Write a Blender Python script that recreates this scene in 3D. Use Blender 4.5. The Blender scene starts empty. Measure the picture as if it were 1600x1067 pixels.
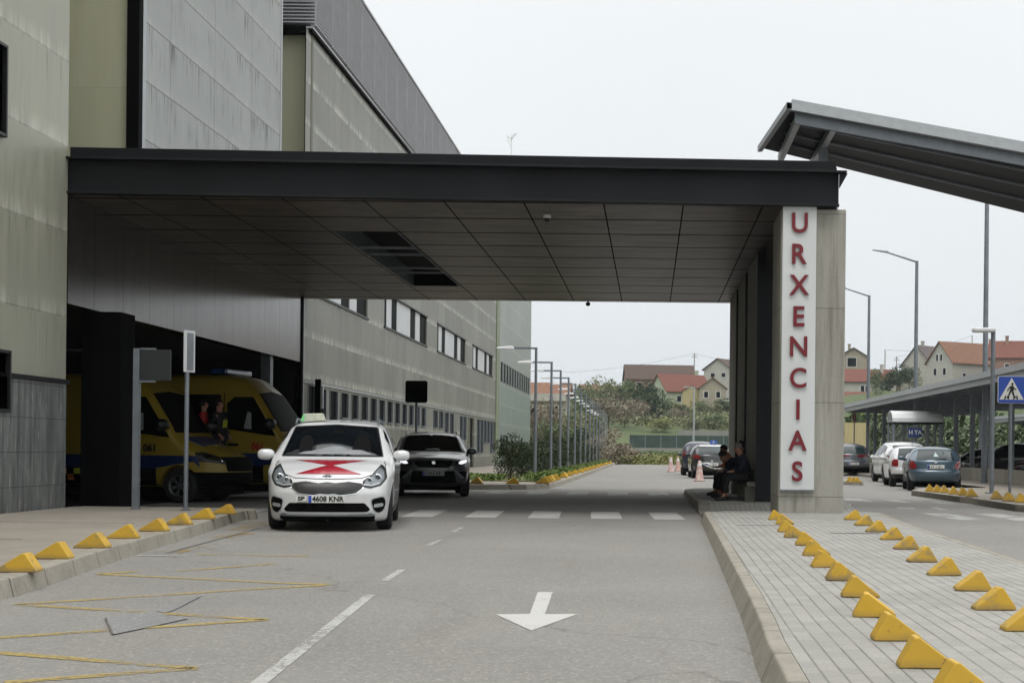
import bpy, bmesh, math, random
from math import sin, cos, pi, radians as R
from mathutils import Vector as V, Matrix
from mathutils.bvhtree import BVHTree
SC = bpy.context.scene
COL = SC.collection
# ------------------------------------------------------------------ camera
F = 2400.0; EYE = 1.2; ROLL = 0.0105; PU, PV = 1015.0, 703.0
cd = bpy.data.cameras.new('camera'); cam = bpy.data.objects.new('camera', cd); COL.objects.link(cam)
cd.sensor_width = 36; cd.lens = F / 1600 * 36; cd.clip_end = 9000; cd.clip_start = 0.1
cd.shift_x = -(PU - 800) / 1600; cd.shift_y = (PV - 533.5) / 1600
cam.location = (0, 0, EYE)
cam.rotation_euler = (Matrix.Rotation(ROLL, 3, 'Y').transposed() @ Matrix.Rotation(R(90), 3, 'X')).to_euler()
cam.matrix_world = Matrix.Translation((0, 0, EYE)) @ (Matrix.Rotation(R(90), 4, 'X') @ Matrix.Rotation(ROLL, 4, 'Z'))
SC.camera = cam
# ------------------------------------------------------------------ light
SUN_EL, SUN_AZ = 64, 188      # azimuth: compass-like, 180 = from behind the camera
w = bpy.data.worlds.new('World'); SC.world = w; w.use_nodes = True
wt = w.node_tree; bg = wt.nodes['Background']
sky = wt.nodes.new('ShaderNodeTexSky'); sky.sky_type = 'NISHITA'; sky.sun_disc = False
sky.sun_elevation = R(SUN_EL); sky.sun_rotation = R(180 - 8); sky.air_density = 1.5; sky.dust_density = 6; sky.ozone_density = 1
hs = wt.nodes.new('ShaderNodeHueSaturation'); hs.inputs['Saturation'].default_value = .25; hs.inputs['Value'].default_value = .9
wt.links.new(sky.outputs[0], hs.inputs['Color'])
tc = wt.nodes.new('ShaderNodeTexCoord'); sp = wt.nodes.new('ShaderNodeSeparateXYZ'); wt.links.new(tc.outputs['Generated'], sp.inputs[0])
cr = wt.nodes.new('ShaderNodeValToRGB'); wt.links.new(sp.outputs['Z'], cr.inputs[0])
e = cr.color_ramp.elements; e[0].position = 0; e[0].color = (.39, .408, .417, 1); e[1].position = 1.0; e[1].color = (1, 1, 1, 1)
e2 = e.new(.30); e2.color = (.42, .435, .44, 1)
sc_ = wt.nodes.new('ShaderNodeVectorMath'); sc_.operation = 'SCALE'; sc_.inputs['Scale'].default_value = 24.4
cn = wt.nodes.new('ShaderNodeTexNoise'); cn.inputs['Scale'].default_value = 2.2; cn.inputs['Detail'].default_value = 5; wt.links.new(tc.outputs['Generated'], cn.inputs['Vector'])
cm = wt.nodes.new('ShaderNodeMapRange'); cm.inputs[1].default_value = .3; cm.inputs[2].default_value = .7; cm.inputs[3].default_value = .955; cm.inputs[4].default_value = 1.03; wt.links.new(cn.outputs['Fac'], cm.inputs[0])
cs = wt.nodes.new('ShaderNodeVectorMath'); cs.operation = 'SCALE'; wt.links.new(cr.outputs[0], cs.inputs[0]); wt.links.new(cm.outputs[0], cs.inputs['Scale'])
wt.links.new(cs.outputs[0], sc_.inputs[0])
mx = wt.nodes.new('ShaderNodeMixRGB'); mx.inputs[0].default_value = .88
wt.links.new(hs.outputs[0], mx.inputs[1]); wt.links.new(sc_.outputs[0], mx.inputs[2]); wt.links.new(mx.outputs[0], bg.inputs[0])
bg.inputs[1].default_value = .1
sl = bpy.data.lights.new('sun', 'SUN'); sl.energy = 1.0; sl.angle = R(14); sl.color = (1, .97, .93)
so = bpy.data.objects.new('sun', sl); COL.objects.link(so)
sd = V((-sin(R(8)) * cos(R(SUN_EL)), -cos(R(8)) * cos(R(SUN_EL)), sin(R(SUN_EL))))
so.rotation_euler = sd.to_track_quat('Z', 'Y').to_euler(); so.location = sd * 50
SC.view_settings.view_transform = 'Standard'; SC.view_settings.look = 'None'
SC.view_settings.exposure = 0.0; SC.view_settings.gamma = 1; SC.view_settings.use_curve_mapping = False
SC.render.resolution_x = 1024; SC.render.resolution_y = 682
try:
    SC.cycles.max_bounces = 6; SC.cycles.diffuse_bounces = 4; SC.cycles.glossy_bounces = 3; SC.cycles.transparent_max_bounces = 12
except Exception: pass

# ------------------------------------------------------------------ measuring
def _d(u, v):
    a, b = u - PU, v - PV
    return a * cos(ROLL) + b * sin(ROLL), -a * sin(ROLL) + b * cos(ROLL)
def at(u, v, Y):
    a, b = _d(u, v); return V((a * Y / F, Y, EYE - b * Y / F))
def gnd(u, v, z=0.0):
    a, b = _d(u, v); Y = F * (EYE - z) / b; return V((a * Y / F, Y, z))
def xw(u, v, X):
    a, b = _d(u, v); Y = F * X / a; return V((X, Y, EYE - b * Y / F))

# ------------------------------------------------------------------ materials
def hx(s):
    s = s.lstrip('#'); o = []
    for i in (0, 2, 4):
        c = int(s[i:i + 2], 16) / 255; o.append(c / 12.92 if c < .04045 else ((c + .055) / 1.055) ** 2.4)
    return tuple(o) + (1,)
class NT:
    def __init__(s, name, rough=.6, metal=0, coat=0, spec=.5):
        s.m = bpy.data.materials.new(name); s.m.use_nodes = True; s.t = s.m.node_tree
        s.b = s.t.nodes['Principled BSDF']; s.b.inputs['Roughness'].default_value = rough
        s.b.inputs['Metallic'].default_value = metal; s.b.inputs['Coat Weight'].default_value = coat
        s.b.inputs['Coat Roughness'].default_value = .05
        s.b.inputs['Specular IOR Level'].default_value = spec
        s.co = s.node('ShaderNodeTexCoord').outputs['Object']
    def node(s, typ, props=None, **ins):
        n = s.t.nodes.new(typ)
        for k, v in (props or {}).items(): setattr(n, k, v)
        for k, v in ins.items():
            k = int(k[1:]) if k[0] == 'i' and k[1:].isdigit() else k
            s.set(n.inputs[k], v)
        return n
    def set(s, sock, v):
        if isinstance(v, bpy.types.NodeSocket): s.t.links.new(v, sock)
        else: sock.default_value = v
    def mth(s, op, a, b=0.0, c=None):
        n = s.node('ShaderNodeMath', {'operation': op}, i0=a, i1=b)
        if c is not None: s.set(n.inputs[2], c)
        return n.outputs[0]
    def xyz(s, v=None):
        n = s.node('ShaderNodeSeparateXYZ', i0=v or s.co); return n.outputs
    def vec(s, x=0., y=0., z=0.): return s.node('ShaderNodeCombineXYZ', X=x, Y=y, Z=z).outputs[0]
    def scale(s, sx, sy, sz, v=None):
        return s.node('ShaderNodeVectorMath', {'operation': 'MULTIPLY'}, i0=v or s.co, i1=(sx, sy, sz)).outputs[0]
    def noise(s, v=None, sc=5, det=3, rough=.5):
        return s.node('ShaderNodeTexNoise', Vector=v or s.co, Scale=sc, Detail=det, Roughness=rough).outputs['Fac']
    def rng(s, f, a, b, c=0., d=1.):
        n = s.node('ShaderNodeMapRange', i0=f, i1=a, i2=b, i3=c, i4=d); return n.outputs[0]
    def mix(s, f, a, b, mode='MIX'):
        return s.node('ShaderNodeMixRGB', {'blend_type': mode}, i0=f, i1=a, i2=b).outputs[0]
    def bump(s, h, st=.3, dist=.01):
        s.set(s.b.inputs['Normal'], s.node('ShaderNodeBump', Strength=st, Distance=dist, Height=h).outputs[0])
    def base(s, c): s.set(s.b.inputs['Base Color'], c)
def simple(name, col, rough=.6, metal=0, coat=0, var=.15, sc=3, bump=0, spec=.5):
    n = NT(name, rough, metal, coat, spec); c = hx(col) if isinstance(col, str) else tuple(col) + (1,)
    if var:
        f = n.rng(n.noise(sc=sc, det=5), .3, .7); d = tuple(x * (1 - var) for x in c[:3]) + (1,); l = tuple(min(1, x * (1 + var)) for x in c[:3]) + (1,)
        n.base(n.mix(f, d, l))
    else: n.base(c)
    if bump: n.bump(n.noise(sc=sc * 12, det=4), bump, .01)
    return n.m
def facade(name, c1, c2, stain, ax='Y', pw=2.2, ph=1.2, oy=0., oz=0., rough=.45, metal=.3, jw=.03, streak=.6, band=.35, joint=.45, bst=.4):
    """metal wall panels: joints, per panel tone, rain streaks below every joint"""
    n = NT(name, rough, metal); x, y, z = n.xyz()
    h = n.mth('ADD', y if ax == 'Y' else x, 100 + oy); z2 = n.mth('ADD', z, 100 + oz)
    ph_ = n.mth('DIVIDE', z2, ph); pw_ = n.mth('DIVIDE', h, pw)
    fz = n.mth('FRACT', ph_); fh = n.mth('FRACT', pw_)
    wn = n.node('ShaderNodeTexWhiteNoise', {'noise_dimensions': '2D'}, Vector=n.vec(n.mth('FLOOR', pw_), n.mth('FLOOR', ph_))).outputs['Value']
    st = n.noise(n.vec(n.mth('MULTIPLY', h, 3.2), n.mth('MULTIPLY', z, .35), wn), 1.6, 6, .65)
    st2 = n.noise(n.vec(n.mth('MULTIPLY', h, 7.), n.mth('MULTIPLY', z, .4)), 1.5, 5, .7)
    big = n.mth('ADD', n.mth('MULTIPLY', n.noise(n.vec(h, z), .22, 3), .5), n.mth('MULTIPLY', n.noise(n.vec(n.mth('MULTIPLY', h, 1.3), n.mth('MULTIPLY', z, .06)), .8, 3), .5))
    c = n.mix(n.rng(n.mth('ADD', n.mth('MULTIPLY', st, .55), n.mth('MULTIPLY', big, .45)), .36, .64), hx(c1), hx(c2))
    c = n.mix(n.mth('MULTIPLY', wn, .4), c, hx(c1))
    top = n.rng(fz, .25, .98)      # streaks start at the joint above and fade downward
    k = n.mth('MULTIPLY', n.rng(st2, .48, .68), n.mth('MULTIPLY', top, n.rng(n.noise(n.vec(n.mth('MULTIPLY', h, 1.1), z), .9, 2), .40, .66)))
    c = n.mix(n.mth('MULTIPLY', k, streak), c, hx(stain))
    lo = n.mth('MULTIPLY', n.rng(fz, .22, .0), n.rng(st, .4, .6))
    c = n.mix(n.mth('MULTIPLY', lo, band), c, hx('d4d4c8'))
    jz = n.mth('LESS_THAN', fz, jw / ph); jh = n.mth('LESS_THAN', fh, jw / pw * .8)
    j = n.mth('MAXIMUM', jz, jh)
    c = n.mix(n.mth('MULTIPLY', j, joint), c, hx('15161a'))
    n.base(c); n.set(n.b.inputs['Roughness'], n.rng(st, .3, .7, rough - .1, rough + .15) if bst > .1 else rough)
    n.bump(n.mth('SUBTRACT', n.mth('MULTIPLY', n.noise(n.vec(h, z), 1.3, 2), .35 if bst > .1 else 0.), j), bst * .9, .02)
    return n.m
MT = {}
MT['panel_beige'] = facade('panel_beige', '919183', 'acac9b', '6e6e62', pw=6., ph=1.42, oz=.35, rough=.42, metal=.15, streak=.9, band=.6, joint=.3)
MT['panel_grey'] = facade('panel_grey', '90928f', 'a8aaa8', '4a4c48', pw=3.15, ph=1.13, oz=.28, oy=-29.3 % 3.15 * -1, rough=.45, metal=.15, streak=2.4, band=.3, joint=.6)
MT['panel_far'] = facade('panel_far', '5f5e55', '98978c', '46463f', pw=2.35, ph=1.2, oz=.1, rough=.42, metal=.15, streak=1.1, band=.8, joint=.35)
MT['panel_end'] = facade('panel_end', '828782', '9aa09b', '6a706a', pw=2.6, ph=1.5, rough=.4, metal=.2, streak=.4, joint=.3)
MT['panel_green'] = facade('panel_green', '73807a', '849089', '667069', pw=2.6, ph=1.3, rough=.4, metal=.1, streak=.35, joint=.3)
MT['header'] = facade('header_metal', '4c4947', '6d6966', '382f2c', pw=1.5, ph=3.4, oz=-.65, rough=.2, metal=.9, streak=.4, band=.05, joint=.85, jw=.05, bst=.05)
MT['khaki'] = facade('khaki_cladding', 'c0bfa2', 'c9c8ab', 'aaa98c', ax='X', pw=4, ph=9, rough=.5, metal=0, streak=.3, band=.1, joint=.2, jw=.012)
MT['olive'] = simple('olive_trim', '55563f', .5, var=.1)
def stone():
    n = NT('slate_plinth', .55); x, y, z = n.xyz()
    fz = n.mth('FRACT', n.mth('DIVIDE', n.mth('SUBTRACT', z, -.02), .54)); fy = n.mth('FRACT', n.mth('DIVIDE', y, 1.25))
    st = n.noise(n.scale(2, 3.5, .5), 2, 6, .65)
    c = n.mix(n.rng(st, .35, .7), hx('4c504f'), hx('7e817f'))
    c = n.mix(n.mth('MULTIPLY', n.rng(n.noise(n.scale(3, 14, 2), 1.2, 2), .62, .7), .6), c, hx('a3a29c'))
    c = n.mix(n.mth('MULTIPLY', n.rng(n.noise(n.scale(3, 9, 1.2), 1.7, 2), .68, .76), .5), c, hx('6d4a35'))
    j = n.mth('MAXIMUM', n.mth('LESS_THAN', fz, .02), n.mth('LESS_THAN', fy, .006))
    n.base(n.mix(n.mth('MULTIPLY', j, .7), c, hx('1b1c1c'))); n.bump(n.mth('SUBTRACT', st, j), .4, .01); return n.m
MT['stone'] = stone()
def asphalt(name, c1, c2, tint=.4):
    n = NT(name, .88, spec=.3)
    big = n.noise(sc=.35, det=4, rough=.6); fine = n.noise(sc=85, det=3, rough=.8); mid = n.noise(n.scale(1, .25, 1), 1.4, 4)
    vo = n.node('ShaderNodeTexVoronoi', Vector=n.co, Scale=62.).outputs['Color']
    vs = n.xyz(vo)[0]
    c = n.mix(n.rng(big, .3, .7), hx(c1), hx(c2))
    c = n.mix(n.mth('MULTIPLY', n.rng(mid, .45, .75), .25), c, hx('8f8a80'))
    c = n.mix(n.mth('MULTIPLY', n.rng(fine, .35, .7, 0, 1), .3), c, hx('5e5c57'))
    c = n.mix(n.rng(vs, .78, 1., 0, .4), c, hx('bab6ad'))
    c = n.mix(n.rng(vs, .20, .0, 0, .3), c, hx('5b5955'))
    cx, cy, cz = n.xyz()
    st = n.noise(n.scale(1.6, .16, 1), 1.0, 5, .7)      # wheel tracks and oil along the lane
    c = n.mix(n.rng(st, .56, .78, 0, .35), c, hx('5c5953'))
    vor = n.node('ShaderNodeTexVoronoi', {'feature': 'DISTANCE_TO_EDGE'}, Vector=n.node('ShaderNodeVectorMath', {'operation': 'ADD'}, i0=n.co, i1=n.node('ShaderNodeVectorMath', {'operation': 'SCALE'}, i0=n.node('ShaderNodeTexNoise', Vector=n.co, Scale=.6, Detail=5.).outputs['Color'], Scale=2.6).outputs[0]).outputs[0], Scale=.07).outputs['Distance']
    c = n.mix(n.rng(vor, .0022, .0, 0, .3), c, hx('3d3b38'))
    n.base(c); n.bump(n.mth('ADD', fine, vs), .5, .006); return n.m
MT['asphalt'] = asphalt('asphalt', '817f7b', '8d8b87')
def concrete(name, c1, c2, st='5a574e', boards=False, sc=1.):
    n = NT(name, .8, spec=.3); x, y, z = n.xyz()
    big = n.noise(n.scale(1, 1, .35), 1.3 * sc, 6, .6); fine = n.noise(sc=40, det=4)
    c = n.mix(n.rng(big, .32, .68), hx(c1), hx(c2))
    drip = n.noise(n.scale(7, 7, .35), 1.2, 5, .65)
    c = n.mix(n.rng(drip, .52, .75, 0, .6), c, hx(st))
    c = n.mix(n.rng(fine, .3, .7, 0, .15), c, hx('3c3b36'))
    h = n.mth('MULTIPLY', fine, .3)
    if boards:
        j = n.mth('LESS_THAN', n.mth('FRACT', n.mth('DIVIDE', n.mth('ADD', z, 100.02), 1.62)), .008)
        d = n.mth('MULTIPLY', n.rng(n.noise(n.scale(5, 5, .5), 1.1, 4), .5, .7), n.rng(n.mth('FRACT', n.mth('DIVIDE', n.mth('ADD', z, 100.02), 1.62)), .55, 1.))
        c = n.mix(n.mth('MULTIPLY', d, .4), c, hx('55513f'))
        c = n.mix(n.mth('MULTIPLY', j, .6), c, hx('3a3933')); h = n.mth('SUBTRACT', h, j)
    n.base(c); n.bump(h, .4, .01); return n.m
MT['concrete'] = concrete('pillar_concrete', '929087', 'a7a59c', '5b5847', True)
MT['kerb_old'] = concrete('kerb_concrete', '918c81', 'a39d90', '6b665b', sc=2)
MT['slab'] = concrete('pavement_slab', '8c857b', '9d968b', '777067', sc=.5)
MT['wallc'] = concrete('low_wall', '8e8a7e', 'a19d92', '5f5a4c')
def pavers():
    n = NT('block_pavers', .85, spec=.3); x, y, z = n.xyz()
    wob = n.mth('MULTIPLY', n.mth('SUBTRACT', n.noise(n.scale(.5, .12, 1), 1, 2), .5), .14)
    xx = n.mth('ADD', n.mth('ADD', x, wob), n.mth('MULTIPLY', y, -.006))
    px = n.mth('DIVIDE', n.mth('ADD', xx, 50), .1); row = n.mth('FLOOR', px)
    off = n.mth('MULTIPLY', n.mth('MODULO', row, 2.), .5)
    py = n.mth('ADD', n.mth('DIVIDE', n.mth('ADD', y, 50), .2), off)
    wn = n.node('ShaderNodeTexWhiteNoise', {'noise_dimensions': '2D'}, Vector=n.vec(row, n.mth('FLOOR', py))).outputs['Value']
    c = n.mix(wn, hx('959590'), hx('a19f99'))
    c = n.mix(n.rng(n.noise(sc=.8, det=5), .45, .75, 0, .35), c, hx('706d66'))
    c = n.mix(n.rng(n.noise(sc=70, det=3), .4, .7, 0, .25), c, hx('5b5954'))
    fx = n.mth('FRACT', px); fy = n.mth('FRACT', py)
    jx = n.mth('LESS_THAN', fx, .13); jy = n.mth('LESS_THAN', fy, .022)
    wear = n.rng(n.noise(sc=2.5, det=3), .3, .6, .45, 1.)
    c = n.mix(n.mth('MULTIPLY', n.mth('MULTIPLY', jx, .55), wear), c, hx('3d3b36')); c = n.mix(n.mth('MULTIPLY', jy, .3), c, hx('3d3b36'))
    n.base(c); n.bump(n.mth('SUBTRACT', n.mth('MULTIPLY', wn, .4), jx), .5, .006); return n.m
MT['pavers'] = pavers()
def kerbm():
    n = NT('kerb_stone', .85, spec=.3); x, y, z = n.xyz(); a = n.noise(sc=1.6, det=6, rough=.65); b = n.noise(sc=30, det=4)
    c = n.mix(n.rng(a, .3, .7), hx('8d887d'), hx('a19c90')); c = n.mix(n.rng(n.noise(sc=4, det=5, rough=.7), .52, .7, 0, .5), c, hx('6e685d')); c = n.mix(n.rng(b, .35, .7, 0, .25), c, hx('5c5850'))
    j = n.mth('LESS_THAN', n.mth('FRACT', n.mth('ADD', y, 100)), .022); n.base(n.mix(n.mth('MULTIPLY', j, .7), c, hx('3f3b35'))); n.bump(n.mth('SUBTRACT', n.mth('MULTIPLY', b, .4), j), .5, .008); return n.m
MT['kerb'] = kerbm()
def soffit():
    n = NT('soffit_panels', .42, .3, spec=.35); x, y, z = n.xyz()
    fx = n.mth('DIVIDE', n.mth('ADD', x, 100.1), 1.36); fy = n.mth('DIVIDE', n.mth('ADD', y, 100.3), 1.86)
    wn = n.node('ShaderNodeTexWhiteNoise', {'noise_dimensions': '2D'}, Vector=n.vec(n.mth('FLOOR', fx), n.mth('FLOOR', fy))).outputs['Value']
    st = n.noise(n.scale(.8, 2.6, 1), 1.4, 6, .65)
    c = n.mix(n.rng(st, .38, .62), hx('302a24'), hx('6c6156')); c = n.mix(n.mth('MULTIPLY', wn, .3), c, hx('4b463f'))
    j = n.mth('MAXIMUM', n.mth('LESS_THAN', n.mth('FRACT', fx), .019), n.mth('LESS_THAN', n.mth('FRACT', fy), .052))
    n.base(n.mix(n.mth('MULTIPLY', j, .85), c, hx('060505'))); nj = n.mth('SUBTRACT', 1., j); n.set(n.b.inputs['Specular IOR Level'], n.mth('MULTIPLY', nj, .35)); n.set(n.b.inputs['Metallic'], n.mth('MULTIPLY', nj, .3)); n.bump(n.mth('MULTIPLY', st, .2), .3, .02); return n.m
MT['soffit'] = soffit()
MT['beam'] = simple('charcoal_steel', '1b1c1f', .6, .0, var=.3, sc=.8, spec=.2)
MT['beam_top'] = simple('dark_flashing', '131418', .55, .0, var=.25, sc=.8, spec=.2)
MT['black'] = simple('black_void', '080809', .8, var=0, spec=.08)
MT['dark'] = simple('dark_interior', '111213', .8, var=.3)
MT['louvre'] = simple('louvre_metal', 'b4b4b8', .5, .1, var=.1)
def glassm(name, c='0a0c0e', r=.06, sp=.5):
    n = NT(name, r, 0, spec=sp); f = n.noise(sc=.7, det=2); n.base(n.mix(n.rng(f, .4, .6), hx(c), tuple(min(1, v * 1.8) for v in hx(c)[:3]) + (1,))); return n.m
MT['glass'] = glassm('window_glass', '050606', .5, .03); MT['blind'] = simple('white_blind', 'c6c8ca', .4, var=.06, sc=1)
MT['carglass'] = glassm('car_glass', '0a0d10', .03)
MT['carglass_green'] = glassm('tinted_car_glass', '1e2a2c', .04)
def worn(name, col, under, amt=.5, rough=.6, sc=9):
    n = NT(name, rough); z0 = n.xyz()[2]; rd = n.node('ShaderNodeObjectInfo').outputs['Random']
    n.co = n.node('ShaderNodeVectorMath', {'operation': 'ADD'}, i0=n.co, i1=n.vec(n.mth('MULTIPLY', rd, 37.), n.mth('MULTIPLY', rd, 91.), 0.)).outputs[0]
    a = n.noise(sc=sc, det=7, rough=.7); b = n.noise(sc=1.1, det=3)
    c = n.mix(n.rng(n.noise(sc=3, det=3), .35, .7, 0, .5), hx(col), tuple(v * .78 for v in hx(col)[:3]) + (1,))
    k = n.rng(n.mth('ADD', n.mth('MULTIPLY', a, .7), n.mth('MULTIPLY', b, .3)), .62 - amt * .2, .70 - amt * .2 + .04)
    c = n.mix(k, c, hx(under)); c = n.mix(n.mth('MULTIPLY', n.rng(z0, .05, .0), n.rng(b, .35, .6, .3, .9)), c, hx('6d6250'))
    c = n.mix(n.rng(n.noise(sc=24, det=3), .66, .72, 0, .55), c, hx('4f4a40')); c = n.mix(n.mth('MULTIPLY', rd, .18), c, hx('a98f4a')); n.base(c); n.bump(a, .35, .006); return n.m
MT['yellow'] = worn('bumper_yellow', 'c9a02a', '8d7c58', .5)
def roadpaint(name, col, amt, sc=22):
    """thin paint worn through to the asphalt"""
    n = NT(name, .8, spec=.3); a = n.noise(sc=sc, det=6, rough=.75); b = n.noise(sc=1.7, det=4, rough=.6)
    k = n.rng(n.mth('ADD', n.mth('MULTIPLY', a, .6), n.mth('MULTIPLY', b, .4)), .40 + amt * .16, .46 + amt * .16 + .05)
    n.base(n.mix(n.rng(n.noise(sc=60, det=3), .3, .7, 0, .35), hx(col), tuple(v * .6 for v in hx(col)[:3]) + (1,)))
    n.set(n.b.inputs['Alpha'], n.rng(k, 0., 1., 0., .92)); return n.m
MT['yline'] = roadpaint('yellow_road_paint', 'ac985f', .12)
MT['oline'] = roadpaint('ochre_road_paint', 'a98a4c', .55, 8)
MT['wline'] = roadpaint('white_road_paint', 'c8c7c3', -.35, 26)
MT['wfaint'] = roadpaint('faded_white_paint', 'b8b8b4', .0, 26)
MT['bluepatch'] = asphalt('patch_asphalt', '7d7e80', '8a8a8b')
MT['crack'] = simple('tar_line', '63605b', .9, var=.3)
MT['steel'] = simple('galvanised_steel', '7b8187', .45, .5, var=.12, sc=5)
MT['steel_light'] = simple('pale_steel', 'a5a9ab', .4, .3, var=.08, sc=5)
MT['white'] = simple('white_sheet', 'c9cccc', .4, var=.04, sc=1.5)
MT['lampw'] = simple('lamp_head_white', 'd2d4d4', .35, var=.05)
MT['red'] = simple('letter_red', '6d0819', .5, var=.05)
MT['rubber'] = simple('tyre_rubber', '151515', .8, var=.2, sc=20)
MT['blackp'] = simple('black_plastic', '121213', .45, var=.15, sc=8)
MT['alloy'] = simple('alloy_rim', '8b8d90', .3, .8, var=.05)
MT['chrome'] = simple('chrome', 'd0d2d4', .12, 1, var=0)
MT['tail'] = simple('tail_lens', '7a0c10', .15, 0, .6, var=.2, sc=12)
MT['plate'] = simple('plate_white', 'd8d8d2', .4, var=.04)
MT['ink'] = simple('plate_ink', '141414', .5, var=0)
MT['eublue'] = simple('plate_blue', '1d3fa8', .4, var=0)
def paint(name, c, rough=.25, metal=0., coat=.8, dirt=.12):
    n = NT(name, rough, metal, coat); z = n.xyz()[2]
    d = n.mth('MULTIPLY', n.rng(z, .75, .2), n.rng(n.noise(sc=4, det=5), .3, .7, .2, 1.))
    n.base(n.mix(n.mth('MULTIPLY', d, dirt * 2), n.mix(n.rng(n.noise(sc=.8), .3, .7, 0, .06), hx(c), hx('7d7f80')), hx('5d564b'))); return n.m
MT['p_white'] = paint('white_car_paint', 'd4d5d6'); MT['p_dark'] = paint('graphite_car_paint', '4f5254', .3, .35)
MT['p_blue'] = paint('steel_blue_paint', '435866', .3, .3); MT['p_black'] = paint('black_car_paint', '17191a')
MT['p_grey'] = paint('grey_car_paint', '62666d', .3, .4); MT['p_navy'] = paint('navy_car_paint', '23283d', .3, .2)
MT['p_silver'] = paint('silver_car_paint', '9a9da2', .3, .5); MT['p_red'] = paint('dark_red_paint', '5c1219')
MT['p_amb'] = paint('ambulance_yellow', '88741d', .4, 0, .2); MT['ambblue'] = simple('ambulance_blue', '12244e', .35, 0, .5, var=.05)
MT['ambor'] = simple('reflective_orange', 'b9702a', .4, var=.1); MT['redvinyl'] = simple('red_vinyl', 'a3152c', .3, 0, .6, var=.04)
def emis(name, c, st):
    n = NT(name, .3); n.base(hx(c)); n.b.inputs['Emission Color'].default_value = hx(c); n.b.inputs['Emission Strength'].default_value = st; return n.m
MT['lit'] = emis('lit_headlight', 'f4f6ff', 1.1)
def leafm(name, c1, c2, c3):
    n = NT(name, .6, spec=.25); g = n.node('ShaderNodeNewGeometry')
    f = g.outputs['Random Per Island']; c = n.mix(f, hx(c1), hx(c2))
    c = n.mix(n.rng(n.noise(sc=.45, det=3), .4, .65), c, hx(c3)); n.base(c); return n.m
MT['leaf_dark'] = leafm('dark_foliage', '34432a', '465436', '2d3b25')
MT['leaf_shrub'] = leafm('shrub_foliage', '29351f', '3a4728', '222e1a')
MT['leaf_mid'] = leafm('mid_foliage', '5a6a46', '6d7b52', '4a583a')
MT['leaf_olive'] = leafm('olive_foliage', '6c7052', '828461', '5a5f42')
MT['leaf_brown'] = leafm('bare_twigs', '7d7363', '908673', '6c6454')
MT['leaf_lime'] = leafm('lime_foliage', '5c7038', '758744', '4a5f30')
MT['leaf_dry'] = leafm('dry_foliage', '777a4a', '8b8a58', '5f6a3c')
MT['bark'] = simple('bark', '4f463b', .9, var=.3, sc=6)
def grass(name, c1, c2, c3, s=.05):
    n = NT(name, .9, spec=.2); a = n.noise(sc=s, det=6, rough=.65); b = n.noise(sc=s * 18, det=5, rough=.7)
    c = n.mix(n.rng(a, .35, .65), hx(c1), hx(c2)); n.base(n.mix(n.rng(b, .45, .7), c, hx(c3))); n.bump(b, .8, .3); return n.m
MT['grass'] = grass('hill_grass', '4d5839', '606a47', '414b31'); MT['soil'] = grass('rough_ground', '6c6a4d', '78764f', '575a3b')
def tiles(name, c1, c2):
    n = NT(name, .8, spec=.3); x, y, z = n.xyz()
    w1 = n.mth('FRACT', n.mth('MULTIPLY', z, 3.6)); w2 = n.mth('FRACT', n.mth('MULTIPLY', x, 3.))
    c = n.mix(n.rng(n.noise(sc=2.4, det=6, rough=.75), .35, .65), hx(c1), hx(c2))
    c = n.mix(n.mth('MULTIPLY', n.rng(w1, .25, .0), .45), c, hx('3a2620')); c = n.mix(n.mth('MULTIPLY', n.rng(w2, .2, .0), .25), c, hx('3a2620'))
    n.base(c); return n.m
MT['tile_red'] = tiles('red_roof_tiles', '633a30', '7a4f43'); MT['tile_brown'] = tiles('brown_roof_tiles', '483a33', '5d4e44'); MT['tile_orange'] = tiles('orange_roof_tiles', '6b4a3a', '87654f')
MT['wall_green'] = concrete('pale_green_render', 'a0a890', 'adb39c', '838a70'); MT['wall_yellow'] = concrete('yellow_render', 'a89c74', 'b5a97e', '948762')
MT['wall_stone'] = concrete('stone_house_wall', '8f8878', 'a39b88', '6f6757', sc=2); MT['wall_white'] = concrete('white_render', 'a3a198', 'b0aea5', '85827a')
MT['wall_brick'] = concrete('brick_wall', '86685a', '967869', '6f5548')
MT['fencegreen'] = simple('green_fence_mesh', '34453f', .8, var=.25, sc=1); MT['fencegrey'] = simple('grey_wall', '83837c', .9, var=.12, sc=.6)
MT['cone'] = worn('faded_pink_plastic', 'bb9391', 'c9bfba', .7, .6, 8)
MT['redpaint'] = simple('red_box_paint', '8c2f28', .5, var=.1); MT['blue_sign'] = simple('sign_blue', '1f49a6', .35, var=.03)
MT['skin'] = simple('skin', '9c705c', .6, var=.06); MT['hair_dark'] = simple('dark_hair', '1a1614', .8, var=.2, sc=20); MT['hair_grey'] = simple('grey_hair', '6b6763', .8, var=.2, sc=20)
MT['navy'] = simple('navy_cloth', '161a2b', .85, var=.15, sc=8); MT['blackc'] = simple('black_cloth', '111114', .85, var=.15, sc=8)
MT['orangec'] = simple('orange_hivis_cloth', 'c27a42', .8, var=.1); MT['redc'] = simple('red_cloth', 'a02522', .8, var=.1); MT['shoe'] = simple('black_shoe', '0e0e0f', .6, var=0); MT['hivis'] = simple('hivis_yellow', 'a8b02c', .7, var=0)

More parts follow.
